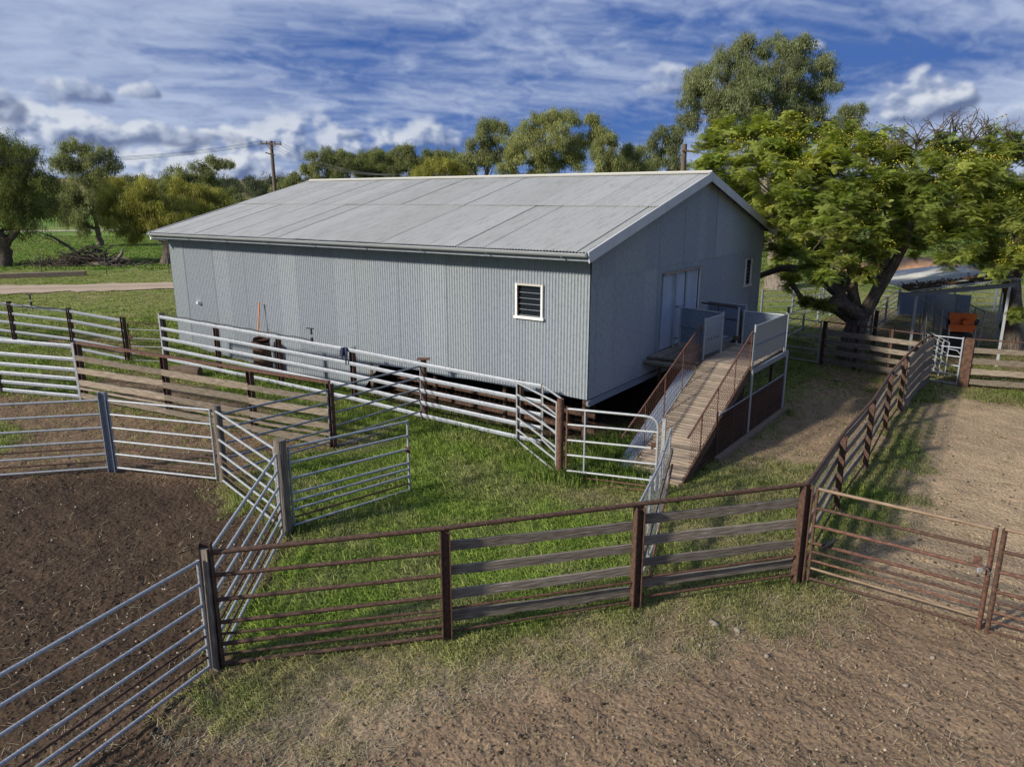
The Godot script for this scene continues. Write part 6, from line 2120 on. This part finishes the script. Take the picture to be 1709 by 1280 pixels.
# ------------------------------------------------------------------ small things in the yards
func build_small_things() -> void:
	var r := rngs(91)
	# sprinklers on the fences, with their hose
	sprinkler("black sprinkler standing on the grey flat rail fence at the left", Vector3(-14.97, 0.81, -22.61) + Vector3(0, 1.27, 0))
	sprinkler("black sprinkler standing on the white rail fence before the shed wall", sp(7.45, 0.34, -1.02) + Vector3(0, 1.42, 0))
	hose("black water hose tied along the top of the white rail fence", sp(13.2, 0.58, -1.68), sp(7.5, 0.34, -1.0), 1.47)
	hose("black water hose lying along the grey flat rail fence", Vector3(-13.28, 0.73, -22.05), Vector3(-17.77, 0.89, -23.3), 1.29)
	# blue rag on the top rail
	var t := thing("rag", "dark blue rag hanging over the top white rail", "rag", sp(6.35, 0.29, -0.94) + Vector3(0, 1.44, 0))
	var b := MB.new()
	for i in 5:
		var a := Vector3(-0.07 + i * 0.03, 0.0, 0.02 * sin(i * 2.0))
		var e := a + Vector3(0.01 * (i - 2), -0.22 - (0.22 if i == 3 else 0.06 * (i % 2)), 0.05)
		b.pipe(PackedVector3Array([a, a.lerp(e, 0.5) + Vector3(0, 0, 0.03), e]), PackedFloat32Array([0.025, 0.032, 0.012]), 6)
	part("cloth", b, M.cloth, t)
	# rusty drum or stump between fence and wall
	t = thing("old_drum", "rusty broken drum standing between white rail fence and shed wall", "drum", sp(10.35, 0.44, -0.45))
	b = MB.new()
	b.pipe(PackedVector3Array([Vector3(0, -0.05, 0), Vector3(0.02, 0.45, 0), Vector3(0, 0.85, 0), Vector3(0.03, 0.98, 0.02)]), PackedFloat32Array([0.24, 0.25, 0.24, 0.23]), 14, false)
	part("drum_shell", b, M.rust, t)
	b = MB.new()
	b.block(Vector3(0.02, 0.96, 0.02), Vector3(0.21, 0.04, 0.03), Vector3(-0.02, 0.02, 0), Vector3(0, 0.03, 0.2))
	part("lid", b, M.rust_red, t)
	t = thing("orange_shovel", "orange handled tool leaning on the shed wall behind the fence", "tool", sp(10.7, 0.46, -0.35))
	b = MB.new()
	b.tube(Vector3(0, 0.5, 0), Vector3(0.0, 1.95, 0) + INTO * 0.22, 0.022, 0.024)
	part("handle", b, M.rust_pale, t)
	b = MB.new()
	b.block(Vector3(0, 0.25, 0), Vector3(0.12, 0, 0), Vector3(0, 0.26, 0.02), Vector3(0, 0, 0.008))
	part("blade", b, M.rust_red, t)
	(t.get_child(0) as MeshInstance3D).material_override = mat(tex(0.02, [Color(0.5, 0.17, 0.05), Color(0.62, 0.22, 0.07), Color(0.55, 0.24, 0.11)], 81, 128), Vector2(1, 1), 0.6)
	# white vent on the wall
	t = thing("wall_outlet", "small white round outlet on the shed wall near its far end", "outlet", sp(13.85, 2.15, -0.02))
	b = MB.new()
	b.pipe(PackedVector3Array([INTO * 0.02, INTO * -0.06, INTO * -0.1]), PackedFloat32Array([0.075, 0.07, 0.04]), 12)
	part("cap", b, M.white_thing, t)
	b = MB.new()
	b.tube(INTO * -0.07 + Vector3(0, 0.05, 0), INTO * -0.07 + Vector3(0, 0.14, 0), 0.01)
	part("lever", b, M.white_thing, t)
	# hollow log by the fence
	t = thing("hollow_log", "short hollow log lying in the grass behind the board fence", "log", Vector3(-9.1, 0.52, -19.72) + Vector3(0, 0.12, 0))
	b = MB.new()
	b.pipe(PackedVector3Array([Vector3(-0.45, 0, 0), Vector3(0.0, 0.02, 0.02), Vector3(0.45, 0, 0.05)]), PackedFloat32Array([0.17, 0.19, 0.16]), 10)
	part("bark", b, M.dark_wood, t)
	# white ball-like stone in the yard, and a crow-dark bird on the gate rail
	t = thing("pale_stone", "pale round stone lying on the dirt beyond the landing", "stone", Vector3(9.72, 0, -21.18) + Vector3(0, 0.06, 0))
	part("stone", pebble(5, 0.075), M.stone, t)
	var gr: Vector3 = Vector3(4.05, 0, -9.36)
	var ge: Vector3 = Vector3(5.94, 0, -8.24)
	var at := gr.lerp(ge, 0.17) + Vector3(0, 0.655, 0)
	t = thing("bird", "small black bird perched on a rail of the rusty gate", "bird", at, 0.4)
	b = MB.new()
	b.pipe(PackedVector3Array([Vector3(-0.17, 0.01, 0), Vector3(-0.08, 0.035, 0), Vector3(-0.04, 0.05, 0), Vector3(0.02, 0.065, 0), Vector3(0.055, 0.085, 0), Vector3(0.08, 0.105, 0), Vector3(0.10, 0.105, 0), Vector3(0.125, 0.098, 0)]), PackedFloat32Array([0.012, 0.02, 0.033, 0.036, 0.026, 0.023, 0.018, 0.003]), 10)
	part("body", b, M.black, t)
	for s in [-1.0, 1.0]:
		b = MB.new()
		b.block(Vector3(-0.05, 0.05, 0.032 * s), Vector3(0.07, 0.018, 0), Vector3(-0.006, 0.022, 0.002), Vector3(0, 0, 0.006))
		part("wing", b, M.black, t)
		b = MB.new()
		b.tube(Vector3(0.0, 0.04, 0.012 * s), Vector3(0.01, 0.0, 0.012 * s), 0.003)
		part("leg", b, M.black, t)
	# wire fence posts in the paddock
	for k in 3:
		var p: Vector3 = [Vector3(-27.36, 0.9, -42.72), Vector3(-23.96, 0.9, -43.4), Vector3(-20.77, 0.9, -44.47)][k]
		t = thing("steel_picket", ["thin steel picket nearest the left edge in the paddock", "thin steel picket in front of the twisted log", "thin steel picket beside the shed's far corner"][k], "picket", p, 0.0, "steel pickets of the paddock fence")
		b = MB.new()
		b.tube(Vector3(0, -0.1, 0), Vector3(0, 1.15, 0), 0.025)
		part("picket", b, M.cable, t)
	t = thing("culvert_slab", "long low concrete slab beside the sandy track at the left", "slab", Vector3(-27.5, 0.9, -42.39))
	b = MB.new()
	var e0: Vector3 = Vector3(-30.72, 0.9, -41.1) - t.position
	var e1: Vector3 = Vector3(-25.2, 0.9, -43.4) - t.position
	b.beam(e0 + Vector3(0, 0.12, 0), e1 + Vector3(0, 0.12, 0), 0.5, 0.3)
	part("slab", b, M.concrete, t)
	# stones scattered over the foreground dirt: the larger ones one by one
	var where := [Vector3(2.6, 0, -8.33), Vector3(2.86, 0, -8.19), Vector3(3.05, 0, -7.66), Vector3(2.29, 0, -7.84), Vector3(4.42, 0, -7.1), Vector3(5, -0, -7.6)]
	var sizes := [0.07, 0.05, 0.04, 0.036, 0.034, 0.04]
	var names := ["flat pale stone below the rusty gate, largest of the yard", "rounded stone just right of the flat pale one", "pale stone in the open dirt between the front fence corner and the camera", "pale stone at the edge of the dry grass below the middle fence post", "pale stone farthest out in the foreground dirt below the gate", "pale stone in the dirt below the gate chain"]
	for k in where.size():
		var p: Vector3 = where[k]
		p.y += relief(p.x, p.z) + 0.012
		t = thing("stone", names[k], "stone", p, r.randf() * TAU, "loose stones on the foreground dirt")
		part("stone", pebble(k + 40, sizes[k]), M.stone, t)


func pebble(s: int, size: float) -> MB:
	var b := MB.new()
	var r := rngs(s)
	var n := 9
	var m := 6
	var k := [r.randf() * 9.0, r.randf() * 9.0]
	for j in m + 1:
		for i in n + 1:
			var a := TAU * i / n
			var f := PI * j / m
			var d := Vector3(cos(a) * sin(f), cos(f), sin(a) * sin(f))
			var rad := size * (1.0 + 0.28 * sin(d.x * 3.0 + k[0]) * cos(d.z * 2.6 + k[1]) + 0.16 * sin(d.y * 7.0 + d.x * 5.0 + k[0]) + 0.10 * sin(d.z * 11.0 + k[1]))
			b.v.append(Vector3(d.x * rad, d.y * rad * 0.6, d.z * rad * 0.8))
			b.n.append(d)
			b.uv.append(Vector2(i * 0.1, j * 0.1))
	for j in m:
		for i in n:
			var q := j * (n + 1) + i
			b.idx.append_array([q, q + n + 1, q + 1, q + 1, q + n + 1, q + n + 2])
	return b


func sprinkler(label: String, at: Vector3) -> void:
	var t := thing("sprinkler", label, "sprinkler", at)
	var b := MB.new()
	b.tube(Vector3(0, -0.15, 0), Vector3(0, 0.22, 0), 0.016)
	part("riser", b, M.galv, t)
	b = MB.new()
	b.tube(Vector3(0, 0.02, 0), Vector3(0, 0.12, 0), 0.04, 0.03)
	part("base", b, M.rubber, t)
	b = MB.new()
	b.tube(Vector3(0, 0.20, 0), Vector3(0, 0.34, 0), 0.03, 0.024)
	part("head", b, M.rubber, t)
	b = MB.new()
	b.tube(Vector3(-0.12, 0.36, 0), Vector3(0.07, 0.34, 0), 0.014)
	part("arm", b, M.rubber, t)


func hose(label: String, a: Vector3, b: Vector3, h: float) -> void:
	var t := thing("water_hose", label, "hose", a)
	var k := MB.new()
	var r := rngs(int(absf(a.x) * 10.0))
	var pts := PackedVector3Array()
	for i in 40:
		pts.append((b - a) * (i / 39.0) + Vector3(r.randf_range(-0.012, 0.012), h + 0.012 * sin(i * 1.1) + r.randf_range(-0.008, 0.008), 0))
	k.pipe(pts, PackedFloat32Array([0.014]), 6)
	part("hose", k, M.rubber, t)


# ------------------------------------------------------------------ grass, straw and loose clods
func tuft(s: int, blades: int, tall: float, spread: float, lean: float, wide: float) -> ArrayMesh:
	var b := MB.new()
	var r := rngs(s)
	for i in blades:
		var a := r.randf() * TAU
		var o := Vector3(cos(a), 0, sin(a)) * spread * sqrt(r.randf())
		var h := tall * r.randf_range(0.5, 1.2)
		var out := Vector3(cos(a + r.randf_range(-0.7, 0.7)), 0, sin(a + r.randf_range(-0.7, 0.7))) * h * lean * r.randf_range(0.3, 1.2)
		var side := Vector3(-out.z, 0, out.x).normalized() * wide
		var m := o + out * 0.4 + Vector3(0, h * 0.62, 0)
		var tip := o + out + Vector3(0, h * (0.95 - lean * 0.3), 0)
		var nn := (Vector3(0, 1.0, 0) + out.normalized() * 0.35 + Vector3(r.randf_range(-0.3, 0.3), 0, r.randf_range(-0.3, 0.3))).normalized()
		b.quad(o - side, o + side, m + side * 0.75, m - side * 0.75, nn, 1, 1)
		b.tri(m - side * 0.75, m + side * 0.75, tip, nn)
	return b.mesh()


func build_grass() -> void:
	var r := rngs(44)
	var gm := tinted(0.65, Color(0.5, 0.6, 0.2))
	var short_tufts := tuft(1, 13, 0.075, 0.085, 0.9, 0.0034)
	var mid_tufts := tuft(2, 15, 0.095, 0.11, 0.8, 0.0042)
	var tall_tufts := tuft(3, 15, 0.42, 0.13, 0.55, 0.0065)
	var far_tufts := tuft(4, 12, 0.13, 0.30, 0.8, 0.013)
	var lush := Color(0.220, 0.315, 0.052)
	var straw := Color(0.40, 0.335, 0.180)
	var sets := [[[], PackedColorArray()], [[], PackedColorArray()], [[], PackedColorArray()], [[], PackedColorArray()]]
	# near yards
	for i in 330000:
		var z := -4.2 - 24.0 * pow(r.randf(), 1.25)
		var x := r.randf_range(-0.86, 0.86) * (-z) + r.randf_range(-1.0, 1.0)
		var g := grassy(x, z)
		if r.randf() > g * 1.05 or g < 0.04:
			continue
		var dr := clampf(sample(dry, x, z) + (fine_noise.get_noise_2d(x * 0.6 + 60.0, z * 0.6) * 0.65 + wide_noise.get_noise_2d(x * 2.0, z * 2.0) * 0.4) * (1.25 - sample(dry, x, z)) + r.randf_range(-0.22, 0.22), 0.0, 1.0)
		var c := lush.lerp(straw, dr) * r.randf_range(0.65, 1.3)
		c.a = 1.0
		var lushness := sample(green, x, z) - dr * 0.4 + fine_noise.get_noise_2d(x * 1.1 + 12.0, z * 1.1) * 0.5
		var k := 1 if lushness > 0.72 and r.randf() < 0.6 else 0
		var sc := r.randf_range(0.7, 1.3) * (0.75 + 0.4 * g)
		var p := Vector3(x, lift(x, z) + relief(x, z) - 0.006, z)
		sets[k][0].append(Transform3D(Basis(Vector3.UP, r.randf() * TAU) * Basis(Vector3.RIGHT, r.randf_range(-0.25, 0.25)) * Basis.from_scale(Vector3(sc, sc * (1.0 if dr < 0.6 else 0.7), sc)), p))
		sets[k][1].append(c)
	# tall grass by the shed corner, the gate, the fence feet and the ramp
	for q in tall_spots():
		for i in int(q[3]):
			var x: float = q[0] + r.randfn() * q[2]
			var z: float = q[1] + r.randfn() * q[2] * 0.6
			var c := Color(0.13, 0.21, 0.035).lerp(Color(0.28, 0.255, 0.10), maxf(0.0, r.randfn() * 0.3)) * r.randf_range(0.7, 1.25)
			c.a = 1.0
			var sc: float = q[4] * r.randf_range(0.6, 1.25)
			sets[2][0].append(Transform3D(Basis(Vector3.UP, r.randf() * TAU).scaled(Vector3(sc, sc, sc)), Vector3(x, lift(x, z) - 0.01, z)))
			sets[2][1].append(c)
	# paddocks beyond
	for i in 95000:
		var z := -19.0 - 72.0 * pow(r.randf(), 1.1)
		var x := r.randf_range(-0.9, 0.9) * (-z)
		if x > -58.0 and x < 58.0 and z > -88.0:
			if r.randf() > grassy(x, z):
				continue
		var n := wide_noise.get_noise_2d(x * 0.5, z * 0.5)
		var dr := clampf(0.45 + 0.5 * n + fine_noise.get_noise_2d(x * 0.25, z * 0.25) * 0.4 + r.randf_range(-0.2, 0.2), 0.0, 1.0)
		if z < -45.0:
			dr *= 0.4
		var c := (Color(0.150, 0.280, 0.046) if z < -45.0 else Color(0.200, 0.280, 0.048)).lerp(Color(0.36, 0.34, 0.125), dr) * r.randf_range(0.75, 1.25)
		c.a = 1.0
		var sc := r.randf_range(0.7, 1.3)
		sets[3][0].append(Transform3D(Basis(Vector3.UP, r.randf() * TAU).scaled(Vector3(sc, sc * (1.1 if z < -47.0 else 0.42), sc)), Vector3(x, lift(x, z) + hill(x, z) - 0.01, z)))
		sets[3][1].append(c)
	# keep the tracks, the shed's footprint and the deep shade under it bare
	for k in 4:
		var keep := []
		var hue := PackedColorArray()
		for i in sets[k][0].size():
			var p: Vector3 = sets[k][0][i].origin
			var s := (p - SHED_AT).dot(ALONG)
			var d := (p - SHED_AT).dot(INTO)
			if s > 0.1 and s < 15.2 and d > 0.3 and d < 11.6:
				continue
			if k == 3 and on_track(p):
				continue
			keep.append(sets[k][0][i])
			hue.append(sets[k][1][i])
		var o := many(["short_grass", "lush_grass", "tall_grass", "paddock_grass"][k], [short_tufts, mid_tufts, tall_tufts, far_tufts][k], gm, keep, hue, self)
		tag(o, ["short sparse grass and dry straw over the yards", "lush green grass in the middle yard", "tall seeding grass round the fence feet and shed corner", "mown and grazed paddock grass beyond the yards"][k], "grass")
	# loose clods and gravel on the bare yards
	var clod := pebble(7, 1.0).mesh()
	var cw := []
	var ct := PackedColorArray()
	for i in 150000:
		var z := -4.0 - 20.0 * pow(r.randf(), 1.5)
		var x := r.randf_range(-0.86, 0.86) * (-z) + r.randf_range(-1.0, 1.0)
		if r.randf() < sample(green, x, z) * 1.4:
			continue
		var big := pow(r.randf(), 5.0)
		var sc := 0.004 + 0.020 * big
		var c := Color(sample(soil_r, x, z), sample(soil_g, x, z), sample(soil_b, x, z)) * r.randf_range(0.55, 1.35)
		if r.randf() < 0.07:
			c = Color(0.36, 0.30, 0.225) * r.randf_range(0.6, 1.2)
		elif r.randf() < 0.02:
			c = Color(0.045, 0.034, 0.022)
			sc = r.randf_range(0.012, 0.03)
		c.a = 1.0
		cw.append(Transform3D(Basis(Vector3.UP, r.randf() * TAU).scaled(Vector3(sc, sc * r.randf_range(0.6, 1.2), sc * r.randf_range(0.6, 1.2))), Vector3(x, lift(x, z) + relief(x, z), z)))
		ct.append(c)
	var o := many("loose_clods", clod, tinted(0.95, Color.BLACK), cw, ct, self)
	tag(o, "loose clods and small gravel on the bare yard soil", "gravel")
	# straws lying flat
	var st := MB.new()
	st.quad(Vector3(-0.06, 0, -0.002), Vector3(0.06, 0.004, -0.002), Vector3(0.06, 0.004, 0.002), Vector3(-0.06, 0, 0.002), Vector3.UP, 1, 1)
	cw = []
	ct = PackedColorArray()
	for i in 130000:
		var z := -4.0 - 18.0 * pow(r.randf(), 1.4)
		var x := r.randf_range(-0.86, 0.86) * (-z) + r.randf_range(-1.0, 1.0)
		var dr := sample(dry, x, z)
		if r.randf() > (0.07 if sample(green, x, z) < 0.05 else dr * 1.2 - 0.15):
			continue
		var c := Color(0.42, 0.36, 0.235) * r.randf_range(0.5, 1.15)
		c.a = 1.0
		cw.append(Transform3D(Basis(Vector3.UP, r.randf() * TAU) * Basis(Vector3.BACK, r.randf_range(-0.5, 0.5)) * Basis.from_scale(Vector3.ONE * r.randf_range(0.5, 1.3)), Vector3(x, lift(x, z) + relief(x, z) + 0.008, z)))
		ct.append(c)
	o = many("loose_straw", st.mesh(), tinted(0.8, Color.BLACK), cw, ct, self)
	tag(o, "dry straw lying flat on the yard ground", "straw")


func on_track(p: Vector3) -> bool:
	for seg in [[Vector3(-32.5, 0.9, -35.54), Vector3(-25.41, 0.9, -36.26), 2.0], [Vector3(-25.41, 0.9, -36.26), Vector3(-17.69, 0.9, -38.06), 2.0], [Vector3(-17.69, 0.9, -38.06), Vector3(-14.07, 0.9, -39.59), 2.0], [Vector3(-14.07, 0.9, -39.59), Vector3(-5.1, 0.88, -40.38), 2.0], [Vector3(-85.27, 0.9, -100.51), Vector3(-71, 0.9, -103.3), 2.5], [Vector3(-71, 0.9, -103.3), Vector3(-56.99, 0.9, -108.31), 2.5], [Vector3(-56.99, 0.9, -108.31), Vector3(-42.86, 0.9, -117.41), 2.5]]:
		var a: Vector3 = seg[0]
		var b: Vector3 = seg[1]
		var q := Geometry2D.get_closest_point_to_segment(Vector2(p.x, p.z), Vector2(a.x, a.z), Vector2(b.x, b.z))
		if q.distance_to(Vector2(p.x, p.z)) < seg[2] * 0.92:
			return true
	return false


func tall_spots() -> Array:   # x, z, spread, how many, height
	var out := []
	for q in [[Vector3(0.99, 0, -13.17), 0.22, 46, 0.85], [Vector3(0.63, 0.02, -14.28), 0.3, 60, 0.6], [Vector3(1.23, 0, -13.33), 0.35, 70, 0.7], [Vector3(1.86, 0, -13.66), 0.35, 90, 0.75], [Vector3(2.31, 0, -14.34), 0.3, 80, 0.95], [Vector3(2.03, 0.01, -15.07), 0.35, 80, 0.9], [Vector3(2.4, 0, -13.34), 0.25, 50, 0.7], [Vector3(1.81, 0.02, -16.06), 0.4, 60, 0.8], [Vector3(0.2, 0.06, -15.24), 0.3, 50, 0.55], [Vector3(-3.64, 0.09, -10.89), 0.25, 40, 0.5], [Vector3(-2.13, 0.18, -16.63), 0.25, 30, 0.5], [Vector3(-5.67, 0.37, -18.84), 0.5, 110, 0.6], [Vector3(-7.08, 0.43, -19.25), 0.4, 70, 0.6], [Vector3(-4.55, 0.31, -18.15), 0.4, 60, 0.5], [Vector3(-3.13, 0.23, -17.07), 0.4, 60, 0.5], [Vector3(-0.75, 0.12, -16.01), 0.5, 90, 0.6], [Vector3(0.08, 0.12, -17.44), 0.6, 90, 0.8], [Vector3(-1.43, 0.19, -17.75), 0.6, 80, 0.7], [Vector3(-8.51, 0.5, -20), 0.4, 50, 0.5], [Vector3(3.22, 0, -13.34), 0.2, 30, 0.35], [Vector3(6.95, 0, -17.84), 0.2, 18, 0.45], [Vector3(11.26, 0, -19.92), 0.3, 30, 0.4], [Vector3(3.79, 0, -9.34), 0.15, 14, 0.35], [Vector3(-4.27, 0.32, -19.02), 0.3, 40, 0.55], [Vector3(13.94, 0, -20.96), 0.4, 26, 0.7], [Vector3(-11.13, 0.63, -21.22), 0.3, 26, 0.4]]:
		out.append([q[0].x, q[0].z, q[1], q[2] * 1.6, q[3]])
	return out
